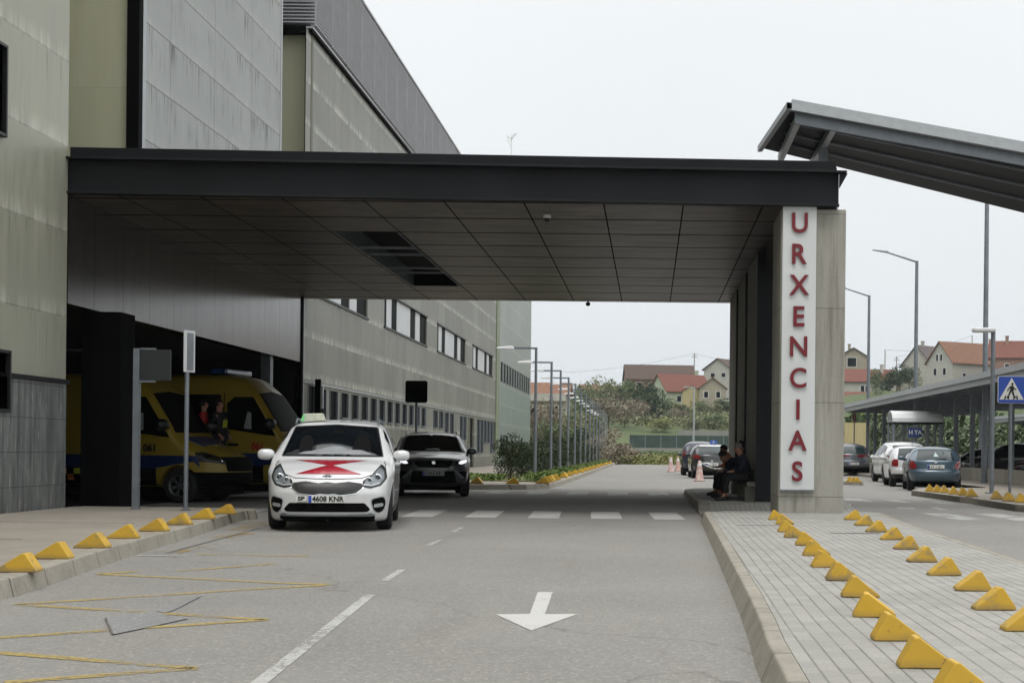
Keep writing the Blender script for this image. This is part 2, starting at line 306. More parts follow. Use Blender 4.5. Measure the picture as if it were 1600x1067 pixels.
# ------------------------------------------------------------------ object helpers
def tag(o, label=None, cat=None, group=None, kind=None):
    if label: o['label'] = label
    if cat: o['category'] = cat
    if group: o['group'] = group
    if kind: o['kind'] = kind
    return o
def empty(name, loc=(0, 0, 0), rz=0.):
    o = bpy.data.objects.new(name, None); COL.objects.link(o); o.location = loc; o.rotation_euler = (0, 0, rz); o.empty_display_size = .2; return o
def copy_tree(o, parent=None):
    c = o.copy(); COL.objects.link(c)
    if parent is not None: c.parent = parent
    for ch in KIDS.get(o.name, []): 
        n = copy_tree(ch, c); KIDS.setdefault(c.name, []).append(n)
    return c
KIDS = {}
def setp(o, parent):
    if parent is not None: o.parent = parent; KIDS.setdefault(parent.name, []).append(o)
class MB:
    def __init__(s): s.v = []; s.f = []
    def add(s, vs, fs): n = len(s.v); s.v += [tuple(v) for v in vs]; s.f += [tuple(n + i for i in f) for f in fs]; return s
    def box(s, x0, x1, y0, y1, z0, z1):
        return s.add([(x0, y0, z0), (x1, y0, z0), (x1, y1, z0), (x0, y1, z0), (x0, y0, z1), (x1, y0, z1), (x1, y1, z1), (x0, y1, z1)],
                     [(0, 3, 2, 1), (4, 5, 6, 7), (0, 1, 5, 4), (1, 2, 6, 5), (2, 3, 7, 6), (3, 0, 4, 7)])
    def hexa(s, b, t):  # 4 bottom, 4 top points
        return s.add(list(b) + list(t), [(0, 3, 2, 1), (4, 5, 6, 7), (0, 1, 5, 4), (1, 2, 6, 5), (2, 3, 7, 6), (3, 0, 4, 7)])
    def quad(s, *p): return s.add(p, [tuple(range(len(p)))])
    def prism(s, poly, z0, z1):
        n = len(poly); vs = [(p[0], p[1], z0) for p in poly] + [(p[0], p[1], z1) for p in poly]
        return s.add(vs, [tuple(range(n - 1, -1, -1)), tuple(range(n, 2 * n))] + [(i, (i + 1) % n, n + (i + 1) % n, n + i) for i in range(n)])
    def prismv(s, poly, d):  # 3D polygon swept along d
        n = len(poly); d = V(d); vs = [V(p) for p in poly] + [V(p) + d for p in poly]
        return s.add(vs, [tuple(range(n - 1, -1, -1)), tuple(range(n, 2 * n))] + [(i, (i + 1) % n, n + (i + 1) % n, n + i) for i in range(n)])
    def cyl(s, p0, p1, r0, r1=None, n=12):
        r1 = r0 if r1 is None else r1; p0 = V(p0); p1 = V(p1); d = (p1 - p0).normalized()
        a = d.orthogonal().normalized(); b = d.cross(a); vs = []
        for p, r in ((p0, r0), (p1, r1)):
            for i in range(n): t = 2 * pi * i / n; vs.append(p + a * r * cos(t) + b * r * sin(t))
        return s.add(vs, [tuple(range(n - 1, -1, -1)), tuple(range(n, 2 * n))] + [(i, (i + 1) % n, n + (i + 1) % n, n + i) for i in range(n)])
    def lathe(s, prof, n=24, c=(0, 0, 0), axis='z'):
        vs = []; m = len(prof)
        for i in range(n):
            t = 2 * pi * i / n
            for r, h in prof:
                p = (r * cos(t), r * sin(t), h) if axis == 'z' else (r * cos(t), h, r * sin(t)) if axis == 'y' else (h, r * cos(t), r * sin(t))
                vs.append((p[0] + c[0], p[1] + c[1], p[2] + c[2]))
        return s.add(vs, [(i * m + j, ((i + 1) % n) * m + j, ((i + 1) % n) * m + j + 1, i * m + j + 1) for i in range(n) for j in range(m - 1)])
    def build(s, name, mat, parent=None, bevel=0, smooth=False, fix=True):
        me = bpy.data.meshes.new(name); me.from_pydata(s.v, [], s.f)
        if fix:
            bm = bmesh.new(); bm.from_mesh(me); bmesh.ops.recalc_face_normals(bm, faces=bm.faces); bm.to_mesh(me); bm.free()
        return mobj(name, me, mat, parent, bevel, smooth)
def mobj(name, me, mat, parent=None, bevel=0, smooth=False):
    o = bpy.data.objects.new(name, me); COL.objects.link(o)
    me.materials.clear(); me.materials.append(MT[mat] if isinstance(mat, str) else mat)
    if smooth: me.polygons.foreach_set('use_smooth', [True] * len(me.polygons))
    if bevel:
        m = o.modifiers.new('bevel', 'BEVEL'); m.width = bevel; m.segments = 2; m.limit_method = 'ANGLE'
    setp(o, parent); return o
def evalmesh(o):
    dg = bpy.context.evaluated_depsgraph_get(); dg.update(); return bpy.data.meshes.new_from_object(o.evaluated_get(dg))
def text_mesh(s, size, ext=.01, off=0., sx=1., align='CENTER'):
    c = bpy.data.curves.new('t', 'FONT'); c.body = s; c.size = size; c.extrude = ext; c.offset = off; c.align_x = align; c.align_y = 'CENTER'; c.resolution_u = 6
    o = bpy.data.objects.new('t', c); COL.objects.link(o); me = evalmesh(o); bpy.data.objects.remove(o)
    for v in me.vertices: v.co.x *= sx
    return me
def text_obj(name, s, size, M, mat, parent, ext=.01, off=0., sx=1.):
    me = text_mesh(s, size, ext, off, sx)
    if isinstance(M, Matrix): me.transform(M)
    return mobj(name, me, mat, parent)
ORD = ['first', 'second', 'third', 'fourth', 'fifth', 'sixth', 'seventh', 'eighth', 'ninth', 'tenth', 'eleventh', 'twelfth', 'thirteenth', 'fourteenth', 'fifteenth', 'sixteenth', 'seventeenth', 'eighteenth', 'nineteenth', 'twentieth']

# ------------------------------------------------------------------ haze
hm = bpy.data.materials.new('haze_air'); hm.use_nodes = True; ht = hm.node_tree; ht.nodes.remove(ht.nodes['Principled BSDF'])
hv = ht.nodes.new('ShaderNodeVolumePrincipled'); hv.inputs['Color'].default_value = (.86, .92, 1, 1); hv.inputs['Density'].default_value = .00016; hv.inputs['Anisotropy'].default_value = .3
ht.links.new(hv.outputs[0], ht.nodes['Material Output'].inputs['Volume']); MT['haze'] = hm
m = MB().box(-420, 1700, -75, 3520, -1.05, 185); tag(m.build('haze', 'haze'), 'thin pale haze in the air over the far hills', 'haze', None, 'stuff')
# ------------------------------------------------------------------ setting
WX = -9.8                                   # plane of the hospital facade
def struct(name, mb, mat, **k): return tag(mb.build(name, mat, **k), kind='structure')
g = MB(); g.quad((-1500, -60, -.03), (1500, -60, -.03), (1500, 3500, -.03), (-1500, 3500, -.03)); struct('ground', g, 'soil')
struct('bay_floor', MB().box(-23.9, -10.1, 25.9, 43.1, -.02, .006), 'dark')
g = MB(); g.quad((-30, -30, 0), (60, -30, 0), (60, 126, 0), (-30, 126, 0)); struct('road', g, 'asphalt')
def inset(pl, w):
    """offset an open polyline to its left by w"""
    o = []
    for i, p in enumerate(pl):
        a = V(pl[max(i - 1, 0)][:2]); b = V(pl[min(i + 1, len(pl) - 1)][:2]); d = (b - a).normalized(); o.append((p[0] - d.y * w, p[1] + d.x * w))
    return o
def kerb(name, line, z=.15, w=.2, slope=.04):
    """kerb stones along a line, raised on its left side"""
    inn = inset(line, w); m = MB(); out2 = inset(line, slope)
    for i in range(len(line) - 1):
        a, b, c, d = line[i], line[i + 1], inn[i + 1], inn[i]; a2, b2 = out2[i], out2[i + 1]
        m.hexa([(*a, -.01), (*b, -.01), (*c, -.01), (*d, -.01)], [(*a2, z), (*b2, z), (*c, z), (*d, z)])
    o = struct(name, m, 'kerb', bevel=.012); return inn
def dens(pl, step=1.0):
    out = []
    for i in range(len(pl) - 1):
        a = V(pl[i]); b = V(pl[i + 1]); n = max(1, int((b - a).length / step))
        for k in range(n): out.append(tuple(a + (b - a) * k / n))
    out.append(tuple(pl[-1])); return out
def G2(*px): return [tuple(gnd(u, v).xy) for u, v in px]
def chaikin(pl, it=1, closed=False):
    for _ in range(it):
        o = [] if closed else [pl[0]]
        n = len(pl)
        for i in range(n if closed else n - 1):
            a = V(pl[i]); b = V(pl[(i + 1) % n]); o += [tuple(a * .75 + b * .25), tuple(a * .25 + b * .75)]
        if not closed: o.append(pl[-1])
        pl = o
    return pl
# left pavement (near)
Ln = [(-5.6, 2.0)] + G2((0, 941), (103, 905), (206, 868), (309, 837), (378, 812)) + [(-6.35, 25.2), (-6.8, 26.0), (-9.6, 26.1)]
Ln = chaikin(Ln, 1)
inn = kerb('kerb', Ln)
struct('pavement', MB().prism(list(inn) + [(-9.7, 26.0), (-9.7, 0), (-5.8, 0)], 0.0, .147), 'slab')
g = MB(); 
for a in (9.5, 13.2, 16.9, 20.6): g.box(-9.6, -6.9, a, a + .02, .147, .1495)
struct('pavement_joints', g, 'crack')
# island with the pillar
Il = [(.50, -1.0)] + G2((1185, 1067), (1165, 985), (1133, 905), (1108, 845), (1096, 818)) + [(.87, 26.15), (.93, 26.6)]
Il = chaikin(Il, 1); rev = lambda p: list(reversed(p))
inn = kerb('kerb', rev(Il), w=.17, slope=.07)
right = [(3.75, -1), (3.72, 15.3), (3.85, 22), (4.1, 27.0)]
innr = kerb('kerb', right, w=.14)
poly = rev(list(inn)) + [(1.35, 27.0), (3.6, 27.6)] + rev(list(innr))
struct('pavement', MB().prism(poly, 0, .147), 'pavers')
# ramp down to the crossing, ramp up again, second platform
g = MB(); g.hexa([(1.1, 26.6, -.01), (4.05, 27.2, -.01), (4.05, 28.2, -.01), (1.1, 28.2, -.01)], [(1.1, 26.6, .14), (4.05, 27.2, .14), (4.05, 28.4, .02), (1.1, 28.4, .02)])
g.hexa([(1.2, 28.2, -.01), (4.05, 28.2, -.01), (4.05, 29.6, -.01), (1.2, 29.6, -.01)], [(1.2, 28.41, .02), (4.05, 28.41, .02), (4.05, 29.6, .02), (1.2, 29.6, .02)])
g.hexa([(1.2, 29.6, -.01), (4.05, 29.6, -.01), (4.05, 30.9, -.01), (1.2, 30.9, -.01)], [(1.2, 29.61, .02), (4.05, 29.61, .02), (4.05, 30.9, .145), (1.2, 30.9, .145)])
struct('pavement_ramp', g, 'pavers')
g = MB(); g.hexa([(.93, 26.6, -.01), (1.14, 26.6, -.01), (1.1, 28.4, -.01), (.95, 28.4, -.01)], [(.95, 26.6, .145), (1.14, 26.6, .145), (1.1, 28.4, .02), (.96, 28.4, .02)])
g.hexa([(.95, 28.41, -.01), (1.2, 28.41, -.01), (1.2, 29.6, -.01), (.95, 29.6, -.01)], [(.96, 28.41, .02), (1.2, 28.41, .02), (1.2, 29.6, .02), (.96, 29.6, .02)])
g.hexa([(.95, 29.61, -.01), (1.2, 29.61, -.01), (1.3, 31, -.01), (.98, 31.3, -.01)], [(.96, 29.61, .02), (1.2, 29.61, .02), (1.3, 31, .145), (1.0, 31.3, .145)])
struct('kerb', g, 'kerb')
I2 = [(4.2, 43.6), (1.9, 43.6), (1.2, 43.0), (.92, 41.5), (.92, 38), (.95, 33), (1.0, 31.6), (1.3, 30.9), (1.9, 30.7)]
inn = kerb('kerb', I2, w=.2); struct('pavement', MB().prism([(4.1, 43.4)] + list(inn)[1:] + [(4.1, 30.9)], 0, .147), 'pavers')
# far left planting island
I3 = [(-9.7, 44.0), (-6.2, 44.05), (-3.6, 45.2), (-3.0, 46.4), (-2.88, 52), (-2.85, 64), (-2.8, 90), (-2.75, 124)]
inn = kerb('kerb', I3, w=.18)
struct('pavement', MB().prism([(-9.7, 44.2)] + list(inn)[1:] + [(-9.7, 124)], 0, .147), 'slab')
struct('planting_bed', MB().prism([(-5.6, 49.5), (-3.2, 48.6), (-3.12, 124), (-6.0, 124)], .1, .18), 'soil')
# far right pavement with its kerb
I4 = [(8.1, -2)] + [(8.5, 20), (8.75, 31)] + G2((1600, 799), (1530, 787)) ; 
k1 = G2((1600, 799), (1532, 788)); k2 = G2((1511, 785), (1434, 774))
k1 = [(9.2, 24), (8.9, 29)] + k1; inn1 = kerb('kerb', k1, w=.18)
k2 = k2 + [(8.35, 46.3), (10.4, 47.2), (10.75, 48), (10.75, 124)]; inn2 = kerb('kerb', rev(rev(k2)), w=.18)
struct('pavement', MB().prism(list(inn1) + [tuple(V(inn1[-1]) + V((.1, .5)))] + list(inn2) + [(12.7, 124), (12.7, 24)], 0, .147), 'slab')
k5 = [(12.1, 76.5), (9.4, 68.6), (8.4, 70), (8.3, 72.5)]
kk = [gnd(1316, 757.5).xy, gnd(1349, 758.5).xy, (9.6, 60.5), (8.2, 60.5)]
struct('traffic_island', MB().prism([tuple(gnd(1312, 757).xy), tuple(gnd(1349, 758).xy), (tuple(gnd(1349, 758).xy)[0] + .15, 62), (7.5, 62)], 0, .14), 'kerb', bevel=.02)
# markings
def mark(name, polys, mat, z=.004):
    m = MB()
    for p in polys: m.add([(*gnd(u, v).xy, z) for u, v in p], [tuple(range(len(p)))])
    return tag(m.build(name, mat), kind='structure')
def bar(a, b, w):
    A = gnd(*a).xy; B = gnd(*b).xy; d = (B - A).normalized(); n = V((-d.y, d.x)) * w / 2; return [A + n, B + n, B - n, A - n]
def markg(name, quads, mat, z=.004):
    m = MB()
    for q in quads: m.add([(p[0], p[1], z) for p in q], [tuple(range(len(q)))])
    return tag(m.build(name, mat), kind='structure')
S4 = lambda x, y: (580 + x / 3.077, 740 + y / 3.077)
mark('arrow_marking', [[S4(800, 570), S4(873, 570), S4(835, 676), S4(994, 675), S4(770, 755), S4(598, 677), S4(763, 675)]], 'wline')
markg('lane_line', [bar((395, 1075), (579, 929), .085), bar((600, 908), (628, 890), .075), bar((669, 852), (688, 844), .07), bar((708, 831), (722, 824), .07)], 'wfaint')
zq = []
for k in range(-3, 5):
    x = -4.42 + 1.1 * k; zq.append([(x + .12, 26.6), (x + .66, 26.6), (x + .54, 29.6), (x, 29.6)]) if x < .6 else None
markg('zebra_crossing', zq, 'wline')
zq = []
for k in range(0, 9):
    x = -7.7 + 1.1 * k; zq.append([(x, 40.4), (x + .55, 40.4), (x + .5, 43.2), (x - .05, 43.2)])
markg('zebra_crossing', zq, 'wfaint')
markg('zebra_crossing', [[(4.5 + 1.05 * k, 27.6), (5.05 + 1.05 * k, 27.6), (4.9 + 1.05 * k, 30.6), (4.35 + 1.05 * k, 30.6)] for k in range(1, 6)], 'wfaint')
S8 = lambda x, y: (1300 + x / 5.333, 660 + y / 5.333)
mark('faded_arrow_marking', [[S8(100, 635), S8(230, 635), S8(370, 665), S8(110, 650)], [S8(430, 640), S8(560, 650), S8(680, 672), S8(500, 660)], [S8(770, 655), S8(960, 670), S8(1080, 688), S8(860, 672)], [S8(520, 708), S8(680, 712), S8(700, 722), S8(560, 718)], [S8(810, 708), S8(880, 705), S8(980, 735), S8(900, 730)]], 'wfaint')
T = lambda x, y: (x / 2.909, 700 + y / 2.909)
mark('yellow_zigzag_marking', [], 'yline') if 0 else None
zz = [((445, 573), (1290, 614)), ((445, 573), (620, 561)), ((1210, 638), (70, 711)), ((70, 711), (1210, 780)), ((1210, 780), (-60, 866)), ((-60, 926), (890, 1001)), ((890, 1001), (20, 1066)), ((900, 483), (1400, 492)), ((1240, 527), (800, 560)), ((1290, 614), (1500, 620)), ((1210, 638), (1470, 624))]
markg('yellow_zigzag_marking', [bar(T(*a), T(*b), .11) for a, b in zz], 'yline')
mark('patch_marking', [[T(480, 775), T(512, 851), T(700, 812), T(860, 776), T(760, 762), T(700, 742)], [T(700, 742), T(860, 688), T(925, 670), T(800, 735), T(750, 752)]], 'bluepatch', .0075)
markg('drain_line', [bar(T(480, 775), T(514, 851), .012)], 'crack', .011)
markg('gutter_marking', [bar(T(625, 490), T(855, 492), .07)], 'wfaint', .0075)
od = []
for a, b in (((640, 482), (760, 470)), ((800, 478), (960, 440)), ((1050, 378), (1190, 345)), ((1100, 350), (1200, 335)), ((1000, 410), (1120, 385))): od.append(bar(T(*a), T(*b), .3 if a[0] > 990 else .12))
markg('ochre_gutter_marking', od, 'oline', .0075)
markg('seam_line', [bar(T(760, 478), T(1180, 365), .04), bar((590, 745 + 175 / 1), (700, 830), .03), bar((640, 797), (1105, 796), .03)], 'crack', .011) if 0 else markg('seam_line', [bar(T(760, 478), T(1180, 365), .025)], 'crack', .011)
markg('drain_channel', [[(1.25, 21.7), (1.95, 21.75), (1.95, 21.83), (1.25, 21.78)], [(2.35, 19.85), (3.0, 19.9), (3.0, 20.0), (2.35, 19.93)]], 'crack', .152)

# ------------------------------------------------------------------ hospital
def holes_wall(m, y0, y1, z0, z1, holes, x=WX, depth=.22):
    ys = sorted({y0, y1, *[h[0] for h in holes], *[h[1] for h in holes]}); zs = sorted({z0, z1, *[h[2] for h in holes], *[h[3] for h in holes]})
    ys = [y for y in ys if y0 <= y <= y1]; zs = [z for z in zs if z0 <= z <= z1]
    for i in range(len(ys) - 1):
        for j in range(len(zs) - 1):
            yc = (ys[i] + ys[i + 1]) / 2; zc = (zs[j] + zs[j + 1]) / 2
            if any(h[0] < yc < h[1] and h[2] < zc < h[3] for h in holes): continue
            m.quad((x, ys[i], zs[j]), (x, ys[i + 1], zs[j]), (x, ys[i + 1], zs[j + 1]), (x, ys[i], zs[j + 1]))
    for a, b, c, d in holes:
        X = x - depth
        m.quad((x, a, c), (X, a, c), (X, b, c), (x, b, c)); m.quad((x, a, d), (x, b, d), (X, b, d), (X, a, d))
        m.quad((x, a, c), (x, a, d), (X, a, d), (X, a, c)); m.quad((x, b, c), (X, b, c), (X, b, d), (x, b, d))
hosp = tag(empty('hospital_building', (WX, 25, 0)), 'long grey and beige metal clad hospital building along the left side', 'building')
P0 = V((WX, 25, 0))
def hpart(name, mb, mat, parent=None, **k):
    off = P0
    mb.v = [(v[0] - off.x, v[1] - off.y, v[2] - off.z) for v in mb.v]
    k.setdefault('fix', True); return mb.build(name, mat, parent or hosp, **k)
def coordfix(mat): return mat
TOP = 24
wa = [(21.6, 23.35, 1.72, 2.56), (21.6, 23.12, 5.85, 7.14)]
m = MB(); holes_wall(m, -8, 25.75, 2.27, TOP, [(21.6, 23.35, 2.27, 2.56), wa[1]])
m.quad((WX, 25.75, 2.27), (-16, 25.75, 2.27), (-16, 25.75, TOP), (WX, 25.75, TOP)); hpart('wall', m, 'panel_beige', fix=False)
m = MB(); holes_wall(m, -8, 25.7, 0, 2.22, [(21.6, 23.35, 1.72, 2.22)], x=WX + .03); m.quad((WX + .03, 25.7, 0), (-16, 25.7, 0), (-16, 25.7, 2.22), (WX + .03, 25.7, 2.22)); hpart('plinth', m, 'stone', fix=False)
m = MB(); m.box(WX - .1, WX + .06, 23.42, 25.78, 2.2, 2.275); m.box(WX - .1, WX + .06, -8, 21.54, 2.2, 2.275); hpart('ledge', m, 'dark', bevel=.01)
for h in wa:
    m = MB(); m.box(WX - .2, WX + .07, h[0] - .05, h[0], h[2] - .05, h[3] + .05); m.box(WX - .2, WX + .07, h[1], h[1] + .05, h[2] - .05, h[3] + .05)
    m.box(WX - .2, WX + .07, h[0], h[1], h[3], h[3] + .05); m.box(WX - .2, WX + .07, h[0], h[1], h[2] - .05, h[2])
    wf = hpart('window', m, 'blackp', bevel=.006); m = MB(); m.box(WX - .2, WX - .17, h[0] + .002, h[1] - .002, h[2] + .002, h[3] - .002); hpart('pane', m, 'glass', wf)
# recess and second block
m = MB(); m.quad((-16, 29.35, 6), (-10.0, 29.35, 6), (-10.0, 29.35, TOP), (-16, 29.35, TOP)); hpart('recess_wall', m, 'khaki', fix=False)
m = MB(); m.box(-10.02, WX + .02, 29.2, 29.42, 5.9, TOP); hpart('corner_trim', m, 'black', bevel=.01)
m = MB(); m.box(-10.4, -9.86, 29.1, 29.34, 6.1, 6.55); hpart('recess_sill', m, 'khaki')
m = MB(); m.quad((WX, 29.42, 5.5), (WX, 40.5, 5.5), (WX, 40.5, TOP), (WX, 29.42, TOP)); m.quad((WX, 40.5, 5.5), (-16, 40.5, 5.5), (-16, 40.5, TOP), (WX, 40.5, TOP)); hpart('wall', m, 'panel_grey', fix=False)
for a_, b_ in ((29.45, 29.62), (40.36, 40.5)): m = MB(); m.box(WX - .02, WX + .012, a_, b_, 5.9, TOP); hpart('edge_trim', m, 'steel_light')
# recess two, third block
m = MB(); m.quad((-16, 44, 5.5), (-9.98, 44, 5.5), (-9.98, 44, 13.0), (-16, 44, 13.0)); hpart('recess_wall', m, 'khaki', fix=False)
m = MB(); m.box(-9.98, WX + .01, 43.95, 44.2, 5.5, 13.0); hpart('corner_trim', m, 'olive')
wins = []; upper = []; pat = [(0, .7, 'B'), (.7, 1.75, 'W'), (1.75, 3.0, 'B'), (3.0, 6.3, 'W'), (6.3, 7.7, 'B'), (7.7, 8.9, 'W'), (8.9, 10.7, 'B')]
for k in range(4): upper.append((42.4 + 14.05 * k if k else 43.4, 42.4 + 14.05 * k + 10.7, 5.65, 6.87))
low = []
y = 45.2
while y < 67: low.append((y, y + 1.25, 2.08, 2.92)); y += 1.72
low = [(43.95, 44.9, 1.0, 2.95)] + [(a, b, .95 if a < 48 else 2.08, 2.92) for a, b, c, d in low]
y = 69.4
while y < 77: low.append((y, y + 1.5, .95 if y > 73 else 2.08, 2.9)); y += 1.95
low += [(79.2, 80.4, 1.6, 2.85), (80.6, 82.0, 1.6, 2.85)]
y = 87
while y < 96: low.append((y, y + 1.55, .9 if y < 89 or y > 94 else 1.5, 2.85)); y += 1.8
door = (82.6, 85.6, .15, 2.85)
m = MB(); holes_wall(m, 43.3, 97.4, 0, 13.0, upper + low + [door]); hpart('wall', m, 'panel_far', fix=False)
m = MB(); m.box(WX - .02, WX + .05, 43.3, 96.4, 3.0, 3.05); m.box(WX - .02, WX + .04, 43.2, 43.32, .15, 5.4); hpart('ledge', m, 'steel_light')
for a, b, c, d in upper:
    m = MB(); m.box(WX - .05, WX + .06, a - .1, b + .1, c - .07, c); m.box(WX - .05, WX + .06, a - .1, b + .1, d, d + .05); f = hpart('window', m, 'blackp')
    y00 = b - 10.7
    for p, q, t in pat:
        p, q = max(a, y00 + p), y00 + q
        if q > p: m_ = MB(); m_.box(WX - .2, WX - (.035 if t == 'W' else .06), p, q, c + .002, d - .002); hpart('pane' if t == 'B' else 'panel', m_, 'glass' if t == 'B' else 'blind', f)
for a, b, c, d in low:
    m = MB(); m.box(WX - .12, WX + .02, a, a + .06, c + .05, d - .003); m.box(WX - .12, WX + .02, b - .06, b, c + .05, d - .003); m.box(WX - .12, WX + .07, a, b, c + .002, c + .05)
    if b - a > 1.3: m.box(WX - .05, WX - .02, (a + b) / 2 - .03, (a + b) / 2 + .03, c + .05, d - .003)
    f = hpart('window', m, 'steel'); m = MB(); m.box(WX - .2, WX - .05, a + .062, b - .062, c + .052, d - .004); hpart('pane', m, 'glass', f)
m = MB(); m.box(WX - .2, WX - .08, door[0] + .01, door[1] - 1.2, .15, 2.84); f = hpart('door', m, 'olive'); m = MB(); m.box(WX - .08, WX - .02, 83.9, 83.95, 1.0, 1.4); hpart('handle', m, 'steel_light', f)
m = MB(); m.box(WX - .2, WX - .1, door[1] - 1.2, door[1] - .01, .15, 2.84); hpart('door_glass', m, 'glass')
# louvre band
m = MB(); z = 13.22
while z < 15.85:
    m.hexa([(WX + .02, 43.7, z - .03), (WX + .16, 43.7, z), (WX + .16, 99.0, z), (WX + .02, 99.0, z - .03)], [(WX + .02, 43.7, z + .0), (WX + .16, 43.7, z + .035), (WX + .16, 99.0, z + .035), (WX + .02, 99.0, z + .0)])
    m.hexa([(-14, 43.6, z), (WX + .16, 43.6, z), (WX + .16, 43.72, z - .03), (-14, 43.72, z - .03)], [(-14, 43.6, z + .035), (WX + .16, 43.6, z + .035), (WX + .16, 43.72, z), (-14, 43.72, z)]); z += .098
hpart('louvre', m, 'louvre')
m = MB(); y = 43.7
while y < 99: m.box(WX + .03, WX + .175, y, y + .03, 13.15, 15.95); y += 2.35
m.box(WX - .1, WX + .18, 43.6, 99.05, 15.9, 15.97); m.box(WX - 1.6, WX - 1.56, 43.57, 43.6, 13.15, 15.95); m.box(WX - .05, WX + .14, 43.5, 99, 13.04, 13.09); hpart('louvre_post', m, 'louvre')
m = MB(); m.box(-14, WX, 43.75, 99, 13.1, 15.9); hpart('louvre_backing', m, 'dark')
m = MB(); m.box(-14, WX + .1, 43.62, 43.95, 12.95, 13.1); m.box(WX - .1, WX + .1, 43.95, 99, 12.98, 13.03); hpart('louvre_base', m, 'black')
# green strip and end block
m = MB(); m.box(-10.2, WX + .05, 97.4, 99.3, 3.4, 13.0); m.box(-10.2, WX + .04, 97.4, 99.3, 0, 3.4); hpart('pilaster', m, simple('green_strip', '7b8468', .5))
uw = [(100.4 + i * 2.05, 102.1 + i * 2.05, 5.55, 6.9) for i in range(12)]; lw = [(100.8, 102.2, .8, 2.1), (102.5, 104, .8, 2.1), (104.3, 106, .8, 2.1), (109, 112, .7, 1.7), (112.4, 116, .7, 1.7), (116.4, 120, .7, 1.7)]
m = MB(); holes_wall(m, 99.4, 125.8, 5.4, 15.7, uw); m.quad((WX, 125.8, 5.4), (-16, 125.8, 5.4), (-16, 125.8, 15.7), (WX, 125.8, 15.7)); hpart('wall', m, 'panel_end', fix=False)
m = MB(); holes_wall(m, 99.4, 125.8, 0, 5.4, lw); m.quad((WX, 125.8, 0), (-16, 125.8, 0), (-16, 125.8, 5.4), (WX, 125.8, 5.4)); hpart('wall', m, 'panel_green', fix=False)
for a, b, c, d in uw + lw:
    m = MB(); m.box(WX - .1, WX + .02, a, a + .12, c + .002, d - .002); m.box(WX - .1, WX + .02, a + .12, b, c + .002, c + .06); f = hpart('window', m, 'steel'); m = MB(); m.box(WX - .2, WX - .05, a + .122, b - .002, c + .062, d - .002); hpart('pane', m, 'glass', f)
# header over the ambulance bay and the bay itself
m = MB(); m.quad((WX, 25.8, 3.56), (WX, 43.2, 3.56), (WX, 43.2, 5.39), (WX, 25.8, 5.39)); m.quad((WX, 25.8, 3.56), (-10.1, 25.8, 3.56), (-10.1, 43.2, 3.56), (WX, 43.2, 3.56)); hpart('header_wall', m, 'header', fix=False)
m = MB(); m.box(WX - .1, WX + .03, 43.05, 43.2, .15, 5.39); hpart('corner_trim', m, 'black')
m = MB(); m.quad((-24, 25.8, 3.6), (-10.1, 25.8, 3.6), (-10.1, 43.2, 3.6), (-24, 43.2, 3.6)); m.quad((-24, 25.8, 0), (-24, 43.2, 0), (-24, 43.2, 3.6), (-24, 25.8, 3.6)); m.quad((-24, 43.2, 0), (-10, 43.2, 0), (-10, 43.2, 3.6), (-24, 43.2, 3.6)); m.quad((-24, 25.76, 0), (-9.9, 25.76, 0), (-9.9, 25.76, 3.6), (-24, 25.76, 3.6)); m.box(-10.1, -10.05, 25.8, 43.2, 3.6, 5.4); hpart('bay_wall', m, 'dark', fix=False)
m = MB(); m.box(-10.1, -9.3 - .1, 27.25, 28.0, 0, 3.55); hpart('bay_column', m, 'black', bevel=.01)
m = MB(); m.box(-10.2, -9.95, 40.2, 40.5, 0, 3.55); hpart('bay_column', m, 'steel')
for yy in (31, 34.5, 38): m = MB(); m.box(-15, -13.6, yy, yy + .12, 3.5, 3.56); hpart('ceiling_light', m, 'steel_light')
m = MB(); m.quad((-16, -8, TOP), (WX, -8, TOP), (WX, 25.75, TOP), (-16, 25.75, TOP)); m.quad((-16, 29.4, TOP), (WX, 29.4, TOP), (WX, 40.5, TOP), (-16, 40.5, TOP)); m.quad((-16, 43.7, 15.93), (WX, 43.7, 15.93), (WX, 99, 15.93), (-16, 99, 15.93)); m.quad((-16, 99.4, 15.7), (WX, 99.4, 15.7), (WX, 125.8, 15.7), (-16, 125.8, 15.7)); m.quad((-16, 25.8, 5.95), (WX, 25.8, 5.95), (WX, 43.7, 5.95), (-16, 43.7, 5.95)); hpart('roof', m, 'dark', fix=False)
m = MB(); m.quad((-16, -8, 0), (-16, 25, 0), (-16, 25, TOP), (-16, -8, TOP)); m.quad((-16, 25.76, 3.7), (-16, 44, 3.7), (-16, 44, TOP), (-16, 25.76, TOP)); m.quad((-16, 44, 0), (-16, 125.8, 0), (-16, 125.8, 15.7), (-16, 44, 15.7)); m.quad((-16, -8, 0), (WX, -8, 0), (WX, -8, TOP), (-16, -8, TOP)); hpart('back_wall', m, 'panel_end', fix=False)

